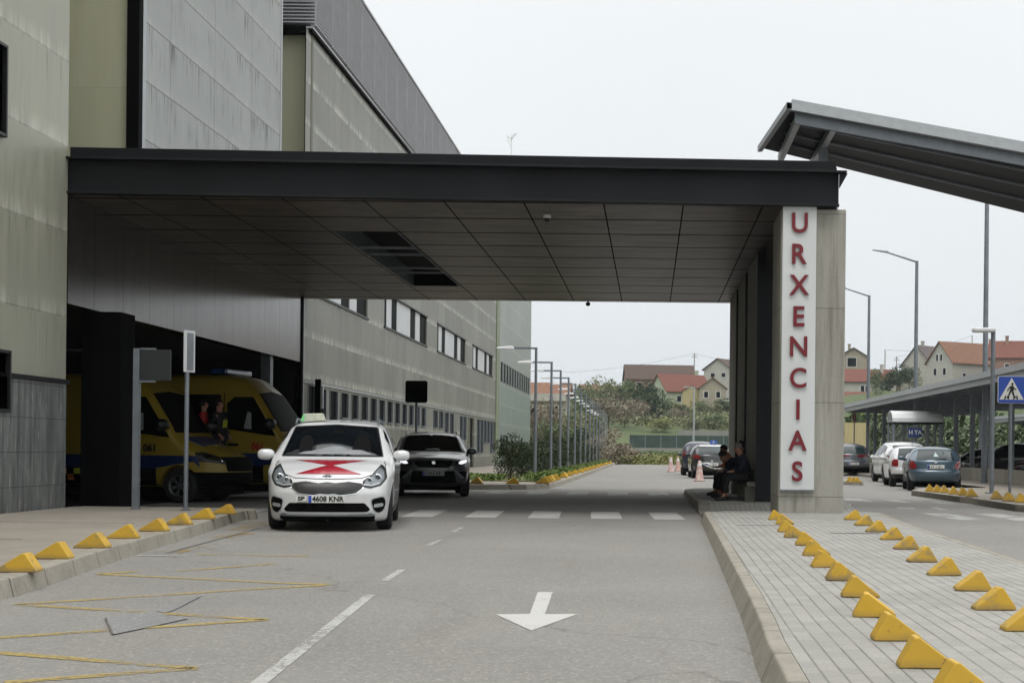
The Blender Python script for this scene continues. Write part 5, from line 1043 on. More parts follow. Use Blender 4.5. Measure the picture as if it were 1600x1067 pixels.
# ------------------------------------------------------------------ street lamps
lamp0 = empty('street_lamp'); m = MB(); m.cyl((0, 0, 0), (0, 0, 4.42), .06, .045, n=12); m.build('pole', 'steel', lamp0)
m = MB(); m.box(-.95, .045, -.03, .03, 4.38, 4.44); m.build('arm', 'steel', lamp0); m = MB(); m.cyl((0, 0, 0), (0, 0, .03), .12, n=10); m.build('base_plate', 'steel', lamp0)
m = MB(); m.hexa([(-1.35, -.1, 4.38), (-.72, -.1, 4.36), (-.72, .1, 4.36), (-1.35, .1, 4.38)], [(-1.28, -.07, 4.44), (-.78, -.07, 4.49), (-.78, .07, 4.49), (-1.28, .07, 4.44)]); m.build('lamp_head', 'lampw', lamp0, bevel=.02)
LY = [51.4, 59.7, 66, 72.6, 79.4, 86.2, 93, 99.8, 106.6, 113.4, 120.2, 127, 134, 141]
for i, y in enumerate(LY):
    o = lamp0 if i == 0 else copy_tree(lamp0); o.location = (-3.83 - i * .01, y, .15 if y < 124 else 0)
    tag(o, 'pale headed grey street lamp on the planted island, %s from the canopy' % ORD[i], 'street lamp', 'street lamps in the row on the planted island')
def tall_lamp(X, Y, H, label, arm=1.9):
    t = tag(empty('street_lamp', (X, Y, .1)), label, 'street lamp'); m = MB(); m.cyl((0, 0, 0), (0, 0, H), .11, .07, n=14); m.build('pole', 'steel', t)
    m = MB(); m.cyl((0, 0, H - .05), (-arm * .72, 0, H + arm * .2), .045, .035, n=8); m.build('arm', 'steel', t)
    m = MB(); m.hexa([(-arm * .68, -.12, H + arm * .18), (-arm * .68, .12, H + arm * .18), (-arm * 1.05, .1, H + arm * .24), (-arm * 1.05, -.1, H + arm * .24)], [(-arm * .68, -.1, H + arm * .22), (-arm * .68, .1, H + arm * .22), (-arm * 1.05, .07, H + arm * .26), (-arm * 1.05, -.07, H + arm * .26)]); m.build('lamp_head', 'steel', t)
    m = MB(); m.box(-.2, .2, -.2, .2, 0, .05); m.build('base_plate', 'steel', t)
tall_lamp(11.9, 54.6, 11.6, 'tall thick grey lamp pole reaching up behind the tilted roof')
tall_lamp(11.9, 68.9, 9.7, 'tall grey street lamp with an angled arm between the pillar and the tilted roof end')
tall_lamp(11.95, 84.2, 9.7, 'tall grey street lamp with angled arm closest to the lettered pillar')
t = tag(empty('street_lamp', (9.05, 40.6, .15)), 'short lamp post with a flat white head standing beside the pedestrian sign', 'street lamp'); m = MB(); m.cyl((0, 0, 0), (0, 0, 4.3), .06, n=12); m.build('pole', 'steel', t)
m = MB(); m.box(-.55, .05, -.14, .14, 4.25, 4.37); m.build('lamp_head', 'lampw', t, bevel=.04); m = MB(); m.box(-.15, .15, -.15, .15, 0, .03); m.build('base_plate', 'steel', t)
t = tag(empty('street_lamp', (3.75, 131, 0)), 'slender pale lamp post in front of the yellow and stone hillside houses', 'street lamp'); m = MB(); m.cyl((0, 0, 0), (0, 0, 6.6), .09, .06, n=8); m.build('pole', 'steel_light', t); m = MB(); m.box(-.9, 0, -.08, .08, 6.55, 6.65); m.build('arm', 'steel_light', t)
# ------------------------------------------------------------------ parking roofs on posts, low wall, shelter
def parking_roof(label, X0, X1, Y0, Y1, Z0, Z1, px_, posts):
    t = tag(empty('parking_roof', (px_, Y0, 0)), label, 'roof')
    def pt_(name, m, mat): m.v = [(v[0] - px_, v[1] - Y0, v[2]) for v in m.v]; return m.build(name, mat, t)
    m = MB(); m.hexa([(X0 + .1, Y0, Z0), (X1, Y0, Z1), (X1, Y1, Z1), (X0 + .1, Y1, Z0)], [(X0 + .1, Y0, Z0 + .1), (X1, Y0, Z1 + .1), (X1, Y1, Z1 + .1), (X0 + .1, Y1, Z0 + .1)]); pt_('roof_sheet', m, 'beam_top')
    m = MB(); m.box(X0, X0 + .08, Y0, Y1, Z0 - .02, Z0 + .18); m.box(X0 + .12, X0 + .2, Y0, Y1, Z0 - .22, Z0 - .0); pt_('fascia', m, 'steel_light')
    m = MB(); y = Y0 + 1
    while y < Y1: m.hexa([(X0 + .25, y, Z0 - .16), (X1 - .1, y, Z1 - .16), (X1 - .1, y + .1, Z1 - .16), (X0 + .25, y + .1, Z0 - .16)], [(X0 + .25, y, Z0 - .01), (X1 - .1, y, Z1 - .01), (X1 - .1, y + .1, Z1 - .01), (X0 + .25, y + .1, Z0 - .01)]); y += 3.33
    pt_('rafter', m, 'steel'); m = MB()
    for k in range(1, 6): x = X0 + (X1 - X0) * k / 6; z = Z0 + (Z1 - Z0) * k / 6; m.box(x, x + .06, Y0, Y1, z - .06, z - .012)
    pt_('purlin', m, 'steel')
    for y in posts: m = MB(); m.box(px_ - .09, px_ + .09, y - .07, y + .07, .1, Z0 - .12); pt_('post', m, 'steel')
    for y in posts[::2]: m = MB(); m.box(X1 - .7, X1 - .54, y - .07, y + .07, 0, Z1 - .1); pt_('post', m, 'steel')
parking_roof('long low metal parking roof on grey posts at the right, nearest to us', 11, 18.2, 36, 93, 3.72, 3.5, 12.95, [55 + 3.33 * k - 3.33 * 2 for k in range(13)])
parking_roof('second parking roof seen through the posts of the nearest one', 23, 29, 50, 105, 3.5, 3.3, 25, [54 + 6 * k for k in range(8)])
m = MB(); m.box(12.72, 12.84, 38, 94, .14, .64); tag(m.build('low_wall', 'wallc', bevel=.015), 'low concrete wall along the foot of the parking roof posts', 'wall')
t = tag(empty('bus_shelter', (11.2, 65, .15)), 'glazed shelter with a curved pale roof beside the white parked cars', 'shelter')
m = MB(); prof = [(-1.05 + .0, 2.35), (-1.0, 2.5), (-.8, 2.66), (-.5, 2.76), (0, 2.8)]; 
pr = [(y, z) for y, z in [(-.75, 2.33), (-.72, 2.5), (-.55, 2.68), (-.3, 2.78), (0, 2.82), (.3, 2.78), (.55, 2.68), (.72, 2.5), (.75, 2.33)]]
m.prismv([(-1.05, y, z) for y, z in pr] + [(-1.05, y * .95, z - .05) for y, z in reversed(pr)], (2.1, 0, 0)); m.build('curved_roof', 'white', t)
m = MB(); m.box(-1.05, 1.05, -.77, -.70, 2.26, 2.34); m.box(-1.05, 1.05, .7, .77, 2.26, 2.34); m.build('roof_beam', 'dark', t)
for x in (-1.0, 1.0):
    for y in (-.7, .7): m = MB(); m.box(x - .035, x + .035, y - .035, y + .035, 0, 2.3); m.build('post', 'steel', t)
gm = bpy.data.materials.new('shelter_glass'); gm.use_nodes = True; pb_ = gm.node_tree.nodes['Principled BSDF']; pb_.inputs['Transmission Weight'].default_value = .9; pb_.inputs['Roughness'].default_value = .02; pb_.inputs['IOR'].default_value = 1.05; MT['sglass'] = gm
m = MB(); m.box(-.96, .96, .69, .705, .3, 2.2); m.build('glass_panel', 'sglass', t)
m = MB(); m.box(-.4, .2, -.74, -.70, 1.7, 2.1); q = m.build('notice', simple('notice_blue', '2b3a6e', .4), t); text_obj('notice_letters', 'H TA', .24, Matrix.Translation((-.1, -.745, 1.9)) @ Matrix.Rotation(R(90), 4, 'X'), 'white', q, .003, .006)
m = MB(); m.box(-.9, .9, .3, .6, .42, .46); m.build('bench', 'steel', t)
m = MB(); m.box(-.75, -.35, .1, .4, 0, .9); m.build('bin', 'steel_light', t)
p = gnd(797, 727.5); p = at(804, 712, 88); t = tag(empty('red_cabinet', (p.x, 88, .15)), 'red metal cabinet on a red post by the end of the hospital building', 'cabinet')
m = MB(); m.box(-.28, .28, -.2, .2, .45, 1.1); m.build('box', 'redpaint', t, bevel=.01); m = MB(); m.box(-.08, .22, -.1, .1, 0, .45); m.build('post', 'redpaint', t)
# faded cones with chain
cone0 = empty('traffic_cone'); m = MB(); m.lathe([(.001, .02), (.20, .02), (.19, .06), (.16, .1), (.09, .62), (.055, .8), (.001, .82)], 20); m.build('cone_body', 'cone', cone0, smooth=True); m = MB(); m.lathe([(.001, 0), (.23, 0), (.23, .04), (.19, .06)], 6); m.build('base', 'cone', cone0); m = MB(); m.lathe([(.095, .6), (.078, .7), (.001, .7)], 16); m.build('white_collar', 'lampw', cone0)
for i, (u, Y, lb) in enumerate(((1093, 60, 'faded pink cone with a chain standing behind the black hatchback'), (1048, 85, 'bleached pale cone, left of two by the road in front of the parked cars'), (1059, 88, 'faded pink cone, right of two by the road in front of the parked cars'))):
    o = cone0 if i == 0 else copy_tree(cone0); o.location = (at(u, 740, Y).x, Y, 0); tag(o, lb, 'cone', 'faded plastic cones by the parked cars')
def chain(a, b, sag, label):
    m = MB(); n = 16
    for k in range(n):
        f = k / n; g_ = (k + 1) / n; p_ = V(a).lerp(V(b), f); q_ = V(a).lerp(V(b), g_); p_.z -= sag * 4 * f * (1 - f); q_.z -= sag * 4 * g_ * (1 - g_); m.cyl(p_, q_, .018 if k % 2 else .011, n=6)
    tag(m.build('chain', 'lampw'), label, 'chain')
chain((1.95, 60, .78), (3.3, 60.6, .72), .25, 'white plastic chain hanging from the pink cone behind the black hatchback')

# ------------------------------------------------------------------ people
def skinmesh(pts, edges, rad, sub=2):
    me = bpy.data.meshes.new('s'); me.from_pydata([tuple(p) for p in pts], edges, []); o = bpy.data.objects.new('s', me); COL.objects.link(o)
    md = o.modifiers.new('k', 'SKIN'); md.use_smooth_shade = True
    for i, r in enumerate(rad): sv = me.skin_vertices[0].data[i]; sv.radius = (r, r) if not isinstance(r, tuple) else r; sv.use_root = (i == 0)
    s = o.modifiers.new('s', 'SUBSURF'); s.levels = s.render_levels = sub
    r = evalmesh(o); bpy.data.objects.remove(o); return r
def ell(name, c, r, mat, parent, rot=None, cut=None):
    bm = bmesh.new(); bmesh.ops.create_icosphere(bm, subdivisions=3, radius=1)
    for v in bm.verts: v.co = V((v.co.x * r[0], v.co.y * r[1], v.co.z * r[2]))
    if rot: bmesh.ops.rotate(bm, verts=bm.verts, matrix=rot)
    for v in bm.verts: v.co += V(c)
    if cut: bmesh.ops.delete(bm, geom=[v for v in bm.verts if cut(v.co)], context='VERTS')
    me = bpy.data.meshes.new(name); bm.to_mesh(me); bm.free(); return mobj(name, me, mat, parent, smooth=True)
def seated(label, X, Y, rz, lean=.15, headpitch=.2, hair='hair_dark', coat='navy', legs='blackc', sock=None, hands=(.42, .62), seat=.45, z0=.15):
    """faces local +x; one continuous body, clothes over it"""
    t = tag(empty('person', (X, Y, z0), rz), label, 'person')
    hip = V((0, 0, seat + .09)); ch = hip + V((sin(lean) * .30, 0, cos(lean) * .30)); nk = hip + V((sin(lean * 1.4) * .50, 0, cos(lean * 1.4) * .50)); hd = nk + V((sin(lean + headpitch) * .13, 0, cos(lean + headpitch) * .13)); top = nk + V((sin(lean + headpitch) * .20, 0, cos(lean + headpitch) * .20))
    pts = [hip, ch, nk, hd, top]; ed = [(0, 1), (1, 2), (2, 3), (3, 4)]; rad = [.13, .14, .058, .082, .07]
    jk = [hip, ch, nk - V((0, 0, .03))]; je = [(0, 1), (1, 2)]; jr = [(.16, .17), (.165, .185), .085]
    tk = [hip]; te = []; tr_ = [.15]
    fwd = V((sin(lean + headpitch + pi / 2), 0, cos(lean + headpitch + pi / 2)))
    n = len(pts); pts.append(hd + fwd * .095 - V((0, 0, .01))); ed.append((3, n)); rad.append(.016)      # nose
    n = len(pts); pts.append(hd + fwd * .05 - V((0, 0, .07))); ed.append((3, n)); rad.append(.045)    # chin
    for s in (-1, 1):
        n = len(pts); pts.append(hd + V((0, s * .088, .0))); ed.append((3, n)); rad.append(.018)
        kn = V((.44, s * .11, seat + .07)); an = V((.46 + .06 * s, s * .12, .09)); toe = an + V((.17, s * .02, -.05))
        n = len(pts); pts += [hip + V((.02, s * .09, 0)), kn, an, toe]; ed += [(0, n), (n, n + 1), (n + 1, n + 2), (n + 2, n + 3)]; rad += [.10, .065, .032, .02]
        m_ = len(tk); tk += [hip + V((.03, s * .09, 0)), kn, kn.lerp(an, .5), kn.lerp(an, .86)]; te += [(0, m_), (m_, m_ + 1), (m_ + 1, m_ + 2), (m_ + 2, m_ + 3)]; tr_ += [.105, .085, .068, .062]
        sh = nk + V((-.01, s * .17, -.06)); hx_, hz_ = hands; wr = V((hx_, s * .05, hz_)); el = (sh + wr) / 2 + V((-.06, s * .07, -.10))
        n = len(pts); hand = wr + V((.07, -s * .01, -.01)); pts += [sh, el, wr, hand]; ed += [(1, n), (n, n + 1), (n + 1, n + 2), (n + 2, n + 3)]; rad += [.05, .04, .027, .03]
        k = n + 3
        for f in range(4):
            n = len(pts); b_ = hand + V((.03, s * (.026 - f * .018), 0)); pts += [b_, b_ + V((.032 - abs(f - 1) * .004, 0, -.018))]; ed += [(k, n), (n, n + 1)]; rad += [.0095, .008]
        n = len(pts); pts += [hand + V((.0, -s * .035, .01)), hand + V((.035, -s * .045, .0))]; ed += [(k, n), (n, n + 1)]; rad += [.011, .009]
        m_ = len(jk); jk += [sh, el, wr.lerp(el, .12)]; je += [(1, m_), (m_, m_ + 1), (m_ + 1, m_ + 2)]; jr += [.08, .062, .045]
        b2 = MB(); 
        sm_ = skinmesh([an + V((-.06, 0, -.05)), an + V((.03, 0, -.03)), an + V((.13, s * .015, -.055)), an + V((.19, s * .02, -.06))], [(0, 1), (1, 2), (2, 3)], [.04, .055, .045, .032], 1); mobj('shoe', sm_, 'shoe', t)
        if sock: sm_ = skinmesh([kn.lerp(an, .72), kn.lerp(an, .92)], [(0, 1)], [.066, .066], 1); mobj('trouser_hem', sm_, sock, t)
    mobj('body', skinmesh(pts, ed, rad), 'skin', t); mobj('jacket', skinmesh(jk, je, jr), coat, t); mobj('trousers', skinmesh(tk, te, tr_), legs, t)
    hc = hd.lerp(top, .35); ell('hair', hc - fwd * .018, (.098, .088, .098), hair, t, cut=lambda c: (c - hc).dot(fwd) > .045 or c.z < hd.z - .06)
    return t
BX = 2.05
seated('seated man with short dark hair in a navy jacket bending forward over his hands', 2.10, 33.7, pi + .1, lean=.6, headpitch=.5, hair='hair_dark', sock='redc', hands=(.50, .60))
seated('seated person with grey hair in a dark coat, closest to us on the bench', 2.06, 32.5, pi + .15, lean=.2, seat=.42, headpitch=.25, hair='hair_grey', coat='navy', hands=(.30, .62))
seated('dark haired person in black, seated behind the grey haired one', 2.1, 34.8, pi, lean=.05, headpitch=.0, hair='hair_dark', coat='blackc', hands=(.30, .62))
seated('seated person in an orange jacket with dark hair, at the far end of the group', 2.02, 36.2, pi + .15, lean=.3, seat=.42, headpitch=.35, hair='hair_dark', coat='orangec', hands=(.36, .68))
m = MB(); m.box(1.95, 2.2, 32.2, 38.4, .45, .56); bn = tag(empty('bench', (2.08, 35, .15)), 'pale concrete bench against the pillars under the seated people', 'bench'); m.v = [(v[0] - 2.08 + .1, v[1] - 35, v[2] - .15) for v in m.v]; m.build('seat', 'concrete', bn, bevel=.03)
for y in (-2.4, 0, 2.8): m = MB(); m.cyl((.08, y, 0), (.08, y, .30), .14, n=16); m.build('foot', 'concrete', bn)
def standing(label, X, Y, rz, coat, z0=0, hair='hair_dark', legs='navy'):
    t = tag(empty('person', (X, Y, z0), rz), label, 'person'); hip = V((0, 0, .92)); ch = V((0, 0, 1.25)); nk = V((0, 0, 1.46)); hd = V((.01, 0, 1.60)); top = V((.01, 0, 1.68))
    pts = [hip, ch, nk, hd, top, hd + V((.095, 0, -.01))]; ed = [(0, 1), (1, 2), (2, 3), (3, 4), (3, 5)]; rad = [.12, .13, .055, .085, .07, .015]; jk = [hip + V((0, 0, -.02)), ch, nk - V((0, 0, .03))]; je = [(0, 1), (1, 2)]; jr = [.16, .175, .085]; tk = [hip]; te = []; tr_ = [.15]
    for s in (-1, 1):
        kn = V((.02, s * .10, .5)); an = V((-.02, s * .11, .09)); n = len(pts); pts += [kn, an, an + V((.16, 0, -.05))]; ed += [(0, n), (n, n + 1), (n + 1, n + 2)]; rad += [.065, .04, .035]
        m_ = len(tk); tk += [hip + V((0, s * .09, -.05)), kn, kn.lerp(an, .9)]; te += [(0, m_), (m_, m_ + 1), (m_ + 1, m_ + 2)]; tr_ += [.1, .085, .07]
        sh = nk + V((0, s * .18, -.07)); el = sh + V((-.02, s * .05, -.28)); wr = el + V((.16, -s * .05, -.18)); hand = wr + V((.05, 0, -.05)); n = len(pts); pts += [sh, el, wr, hand]; ed += [(1, n), (n, n + 1), (n + 1, n + 2), (n + 2, n + 3)]; rad += [.05, .04, .027, .032]; k = n + 3
        for f in range(4): n = len(pts); b_ = hand + V((.015, s * (.026 - f * .018), -.03)); pts += [b_, b_ + V((.01, 0, -.035))]; ed += [(k, n), (n, n + 1)]; rad += [.0095, .008]
        n = len(pts); pts += [hand + V((.03, -s * .03, 0)), hand + V((.045, -s * .035, -.03))]; ed += [(k, n), (n, n + 1)]; rad += [.011, .009]
        m_ = len(jk); jk += [sh, el, wr.lerp(el, .1)]; je += [(1, m_), (m_, m_ + 1), (m_ + 1, m_ + 2)]; jr += [.085, .065, .048]
        mobj('shoe', skinmesh([an + V((-.06, 0, -.05)), an + V((.03, 0, -.03)), an + V((.16, 0, -.055))], [(0, 1), (1, 2)], [.04, .055, .038], 1), 'shoe', t)
    mobj('body', skinmesh(pts, ed, rad), 'skin', t); mobj('jacket', skinmesh(jk, je, jr), coat, t); mobj('trousers', skinmesh(tk, te, tr_), legs, t)
    ell('hair', (0, 0, 1.645), (.1, .09, .09), hair, t, cut=lambda c: c.x > .055 or c.z < 1.57); return t
q = at(327, 655, 34.6); standing('person in a red jacket standing between the two ambulances', q.x - .1, 34.5, 0.2, 'redc', z0=.5)
q = at(340, 660, 36.2); t = standing('person in dark clothes with a yellow reflective patch between the ambulances', at(345, 660, 34.6).x, 34.45, -.3, 'blackc', z0=.5)
m = MB(); m.hexa([(.15, -.09, 1.1), (.19, -.09, 1.1), (.19, .02, 1.1), (.15, .02, 1.1)], [(.15, -.06, 1.28), (.19, -.06, 1.28), (.19, .06, 1.28), (.15, .06, 1.28)]); m.build('reflective_patch', 'hivis', t)
# spray bottle on the window ledge
q = xw(3, 640, WX); t = tag(empty('spray_bottle', (WX - .06, 23.1, 1.722)), 'small purple bottle with a pale cap on the window ledge at the left edge', 'bottle')
m = MB(); m.lathe([(.001, 0), (.045, 0), (.048, .02), (.045, .13), (.02, .18), (.018, .2), (.001, .2)], 16); m.build('bottle_body', simple('purple_plastic', '5a55a8', .3), t, smooth=True); m = MB(); m.lathe([(.02, .2), (.022, .2), (.018, .25), (.001, .25)], 12); m.build('cap', 'lampw', t)

# ------------------------------------------------------------------ terrain
def hz(X, Y):
    z = 0.
    if Y > 250: z = lerp([(250, .3), (300, 5.0), (330, 8.2), (400, 13), (480, 16), (700, 15)], Y) + .9 * sin(X * .05 + Y * .03) * min(1, (Y - 250) / 40)
    if Y > 250 and X > 20: z += min(1, (X - 20) / 40) * 4 * min(1, (Y - 250) / 120)
    if X < -25 and Y > 250: z *= max(.3, 1 + (X + 25) / 60)
    return z
m = MB(); nx, ny = 90, 60; x0, x1, y0, y1 = -110, 240, 246, 700
for j in range(ny + 1):
    for i in range(nx + 1): X = x0 + (x1 - x0) * i / nx; Y = y0 + (y1 - y0) * (j / ny) ** 1.4; m.v.append((X, Y, hz(X, Y) - (.4 if j == 0 else 0)))
m.f = [(j * (nx + 1) + i, j * (nx + 1) + i + 1, (j + 1) * (nx + 1) + i + 1, (j + 1) * (nx + 1) + i) for j in range(ny) for i in range(nx)]
struct('hill', m, 'grass', smooth=True)
m = MB(); 
for j in range(13):
    for i in range(61):
        X = 150 + 1300 * i / 60; f = j / 12; e_ = sin(pi * min(1, max(0, (X - 150) / 1300))) ** .6
        m.v.append((X, 2300 + 900 * f, sin(pi * f / 2) * e_ * (150 + 14 * sin(X * .012) + 8 * sin(X * .037 + 1)) - 1))
m.f = [(j * 61 + i, j * 61 + i + 1, (j + 1) * 61 + i + 1, (j + 1) * 61 + i) for j in range(12) for i in range(60)]
struct('mountain', m, simple('far_forest', '4d5a45', .9, var=.25, sc=.004), smooth=True)
# ------------------------------------------------------------------ foliage
def crown_mesh(seed, n, rx, rz, leaf, lobes=7, col=False):
    r = random.Random(seed); L = []
    for k in range(lobes): a = r.uniform(0, 2 * pi); d = r.uniform(.15, .6); L.append((V((cos(a) * d, sin(a) * d, r.uniform(-.55, .6))), r.uniform(.32, .55)))
    m = MB()
    for k in range(n):
        c, q = r.choice(L); d = V((r.gauss(0, 1), r.gauss(0, 1), r.gauss(0, 1))).normalized() * q * r.uniform(.55, 1.08) ** .6
        p_ = c + d; p_ = V((p_.x * rx, p_.y * rx, p_.z * rz)); a = V((r.gauss(0, 1), r.gauss(0, 1), r.gauss(0, 1))).normalized(); b_ = a.orthogonal().normalized(); c2 = a.cross(b_) * r.uniform(.4, .8); s = leaf * r.uniform(.6, 1.4)
        m.add([p_ - b_ * s, p_ + c2 * s * .6, p_ + b_ * s, p_ - c2 * s * .6], [(0, 1, 2, 3)])
    return m
def twig_mesh(seed, h, rx):
    r = random.Random(seed); m = MB()
    def br(p_, d, l, w, dep):
        q_ = p_ + d * l; m.cyl(p_, q_, w, w * .6, 4)
        if dep == 0: return
        for k in range(3 if dep > 1 else 4): br(p_.lerp(q_, r.uniform(.5, 1)), (d + V((r.uniform(-.8, .8), r.uniform(-.8, .8), r.uniform(-.1, .5)))).normalized(), l * r.uniform(.55, .8), w * .55, dep - 1)
    br(V((0, 0, 0)), V((0, 0, 1)), h * .35, h * .018, 4); return m
CROWN = {}
def crown(kind):
    if kind not in CROWN:
        n, lf, sd = {'tree_a': (2400, .075, 1), 'tree_b': (2000, .08, 2), 'bush': (1500, .08, 3), 'loose': (1300, .07, 4), 'hedge': (2600, .055, 5)}[kind]
        m = crown_mesh(sd, n, 1, 1, lf, 9 if kind != 'bush' else 6); me = bpy.data.meshes.new('crown'); me.from_pydata(m.v, [], m.f); CROWN[kind] = me
    return CROWN[kind]
def tree(name, label, cat, X, Y, z, h, wd, kind, mat, trunk=.3, group=None):
    t = tag(empty(name, (X, Y, z)), label, cat, group); me = crown(kind).copy(); s = wd / 2 / .95; sz = h * (1 - trunk * .7) / 2 / .95
    me.transform(Matrix.Translation((0, 0, h - sz * .97)) @ Matrix.Diagonal((s, s, sz, 1)) @ Matrix.Rotation(random.uniform(0, 6), 4, 'Z')); mobj('crown', me, mat, t)
    m = MB(); m.cyl((0, 0, -.3), (.02 * h, 0, h * .6), h * .022, h * .01, 7)
    for k in range(4): a = k * 1.6 + X; m.cyl((0, 0, h * (.25 + .08 * k)), (cos(a) * wd * .28, sin(a) * wd * .28, h * (.5 + .08 * k)), h * .01, h * .004, 5)
    m.build('trunk', 'bark', t); return t
random.seed(11)
LBL = {'leaf_dark': 'dark green', 'leaf_mid': 'mid green', 'leaf_olive': 'olive green', 'leaf_brown': 'brownish leafless', 'leaf_dry': 'yellowish', 'leaf_lime': 'bright green'}
HT = [  # u, Y, h, w, kind, mat, where
    (1003, 345, 9, 7, 'tree_b', 'leaf_dark', 'below the big brown roofed house'), (985, 385, 8, 6, 'tree_a', 'leaf_mid', 'at the left corner of the brown roofed house'),
    (1021, 322, 7, 8, 'bush', 'leaf_dark', 'low on the slope, very dark and round'), (1002, 318, 5, 7, 'loose', 'leaf_brown', 'left of the round dark one'),
    (1042, 350, 5, 8, 'loose', 'leaf_mid', 'in front of the green gabled house'), (1062, 345, 3.5, 6, 'tree_a', 'leaf_olive', 'in front of the red roof'),
    (1060, 325, 3, 6, 'bush', 'leaf_brown', 'on the bank under the yellow house'), (1096, 350, 4.5, 6, 'loose', 'leaf_mid', 'in front of the stone house'),
    (1114, 345, 3.5, 7, 'bush', 'leaf_olive', 'right below the stone house'), (1130, 350, 5, 6, 'tree_b', 'leaf_dark', 'next to the pillars on the slope'),
    (960, 350, 9, 7, 'tree_b', 'leaf_mid', 'under the low left house roof'), (940, 330, 9, 9, 'loose', 'leaf_olive', 'left of the dark slope trees'),
    (975, 300, 6, 8, 'loose', 'leaf_brown', 'at the foot of the slope, nearest the fence end'), (950, 292, 7, 9, 'loose', 'leaf_brown', 'behind the fence end, left one'),
    (925, 300, 7, 8, 'loose', 'leaf_mid', 'rising behind the last street lamps'), (905, 320, 8, 8, 'loose', 'leaf_mid', 'behind the far end of the lamp row'),
    (1085, 300, 3, 7, 'bush', 'leaf_olive', 'low scrub on the green bank'), (1035, 290, 3, 7, 'bush', 'leaf_dry', 'low scrub above the green fence'), (1112, 310, 3, 8, 'bush', 'leaf_mid', 'low scrub at the right of the green bank'),
    (885, 240, 7, 7, 'tree_a', 'leaf_mid', 'between the third and fourth street lamps'), (868, 215, 7, 6, 'loose', 'leaf_mid', 'between the second and third street lamps'),
    (845, 185, 7.5, 6, 'loose', 'leaf_brown', 'just right of the end of the hospital'), (900, 200, 6, 7, 'loose', 'leaf_olive', 'behind the middle of the lamp row'), (918, 210, 6, 7, 'tree_a', 'leaf_olive', 'behind the far lamps, lower'),
    (858, 170, 5, 6, 'tree_b', 'leaf_mid', 'low behind the first shrubs'), (938, 220, 5, 7, 'loose', 'leaf_brown', 'right of the last lamp'), (890, 175, 4, 6, 'tree_a', 'leaf_dark', 'low behind the shrubs by the fifth lamp'),
    (1368, 370, 6, 6, 'bush', 'leaf_mid', 'at the right of the white house'), (1400, 360, 8, 9, 'tree_b', 'leaf_dark', 'between the hillside houses on the right'), (1420, 380, 6, 8, 'bush', 'leaf_olive', 'under the big gabled house'),
    (1592, 330, 8, 10, 'tree_b', 'leaf_mid', 'at the right edge above the parking roof'), (1345, 130, 5, 4, 'tree_a', 'leaf_lime', 'small one seen under the parking roof next to the pillar')]
for u, Y, h, wd, kd, mt, wh in HT:
    X = (u - PU) * Y / F; nm = {'bush': 'bush', 'loose': 'tree', 'tree_a': 'tree', 'tree_b': 'tree'}[kd]
    tree(nm, '%s %s %s' % (LBL[mt], nm, wh), nm, X, Y, hz(X, Y) - .1, h, wd, kd, mt, .15 if kd != 'bush' else 0)
random.seed(12)
for i, (u, Y, h) in enumerate(((836, 160, 9), (848, 150, 7.5), (862, 190, 9), (873, 165, 6))):
    X = (u - PU) * Y / F; m = twig_mesh(30 + i, h, 3); tag(m.build('bare_tree', 'bark'), 'leafless grey brown tree behind the %s street lamp' % ['first', 'second', 'third', 'fourth'][i], 'tree')
    bpy.context.scene.collection.objects[-1].location = (X, Y, 0)
for i, y in enumerate((52.6, 56, 59.4, 63, 67, 71, 75.5, 80, 85, 90, 96, 102, 109, 117)):
    h = [1.5, 1.25, 1.3, 1.4, 1.35][i % 5] if i else 1.5; tree('shrub', 'dark green clipped shrub on the planted island, %s from the canopy' % ORD[i], 'shrub', -4.75 + random.uniform(-.2, .2) + i * .02, y, .15, h, 1.5 if i == 0 else 2.1, 'hedge', 'leaf_shrub', 0, 'dark shrubs in a row on the planted island')
def cover(name, label, poly_fn, n, hgt, leaf, mat, seed, cat='plants'):
    r = random.Random(seed); m = MB()
    for k in range(n):
        x, y, z = poly_fn(r); s = leaf * r.uniform(.5, 1.3); zz = z + r.uniform(0, hgt); a = V((r.gauss(0, 1), r.gauss(0, 1), r.gauss(0, 1))).normalized(); b_ = a.orthogonal().normalized(); c2 = a.cross(b_) * .6; p_ = V((x, y, zz)); m.add([p_ - b_ * s, p_ + c2 * s, p_ + b_ * s, p_ - c2 * s], [(0, 1, 2, 3)])
    o = m.build(name, mat, fix=False); tag(o, label, cat, None, 'stuff')
def lowf(r): y = 48.8 + (r.random() ** 1.4) * 75; return (-3.3 - abs(r.gauss(0, .35)), y + r.uniform(-.3, .3), .15 + .05 * sin(y * 3))
cover('ground_cover', 'bright green low leafy plants along the kerb of the planted island', lowf, 9000, .22, .06, 'leaf_lime', 1)
def low2(r): return (r.uniform(-6.3, -4.8), r.uniform(49.2, 51.5), .15)
cover('ground_cover', 'low leafy plants at the front of the planted island', low2, 700, .22, .07, 'leaf_lime', 2)
def endf(r): y = r.uniform(126, 150); return (r.uniform(-4, 6) + (y - 126) * .1, y, 0)
cover('rough_grass', 'tall rough grass and weeds where the road bends away', endf, 9000, .75, .14, 'leaf_dry', 3, 'grass')
def endf2(r): a = r.choice([(-3.1, 126, 1.2), (-2.2, 128, 1.5), (-4.2, 129, 2.0), (-1.5, 130, .9)]); return (a[0] + r.gauss(0, .5), a[1] + r.gauss(0, .8), r.uniform(0, a[2]))
cover('rough_bushes', 'brownish tangled brush at the end of the planted island', endf2, 2600, .3, .12, 'leaf_brown', 4, 'brush')
def backf(r): y = r.uniform(150, 235); return (r.uniform(-26, 8), y, 0)
cover('rough_bushes', 'mixed scrub between the lamp row and the hillside', backf, 3500, 1.0, .3, 'leaf_mid', 5, 'brush')
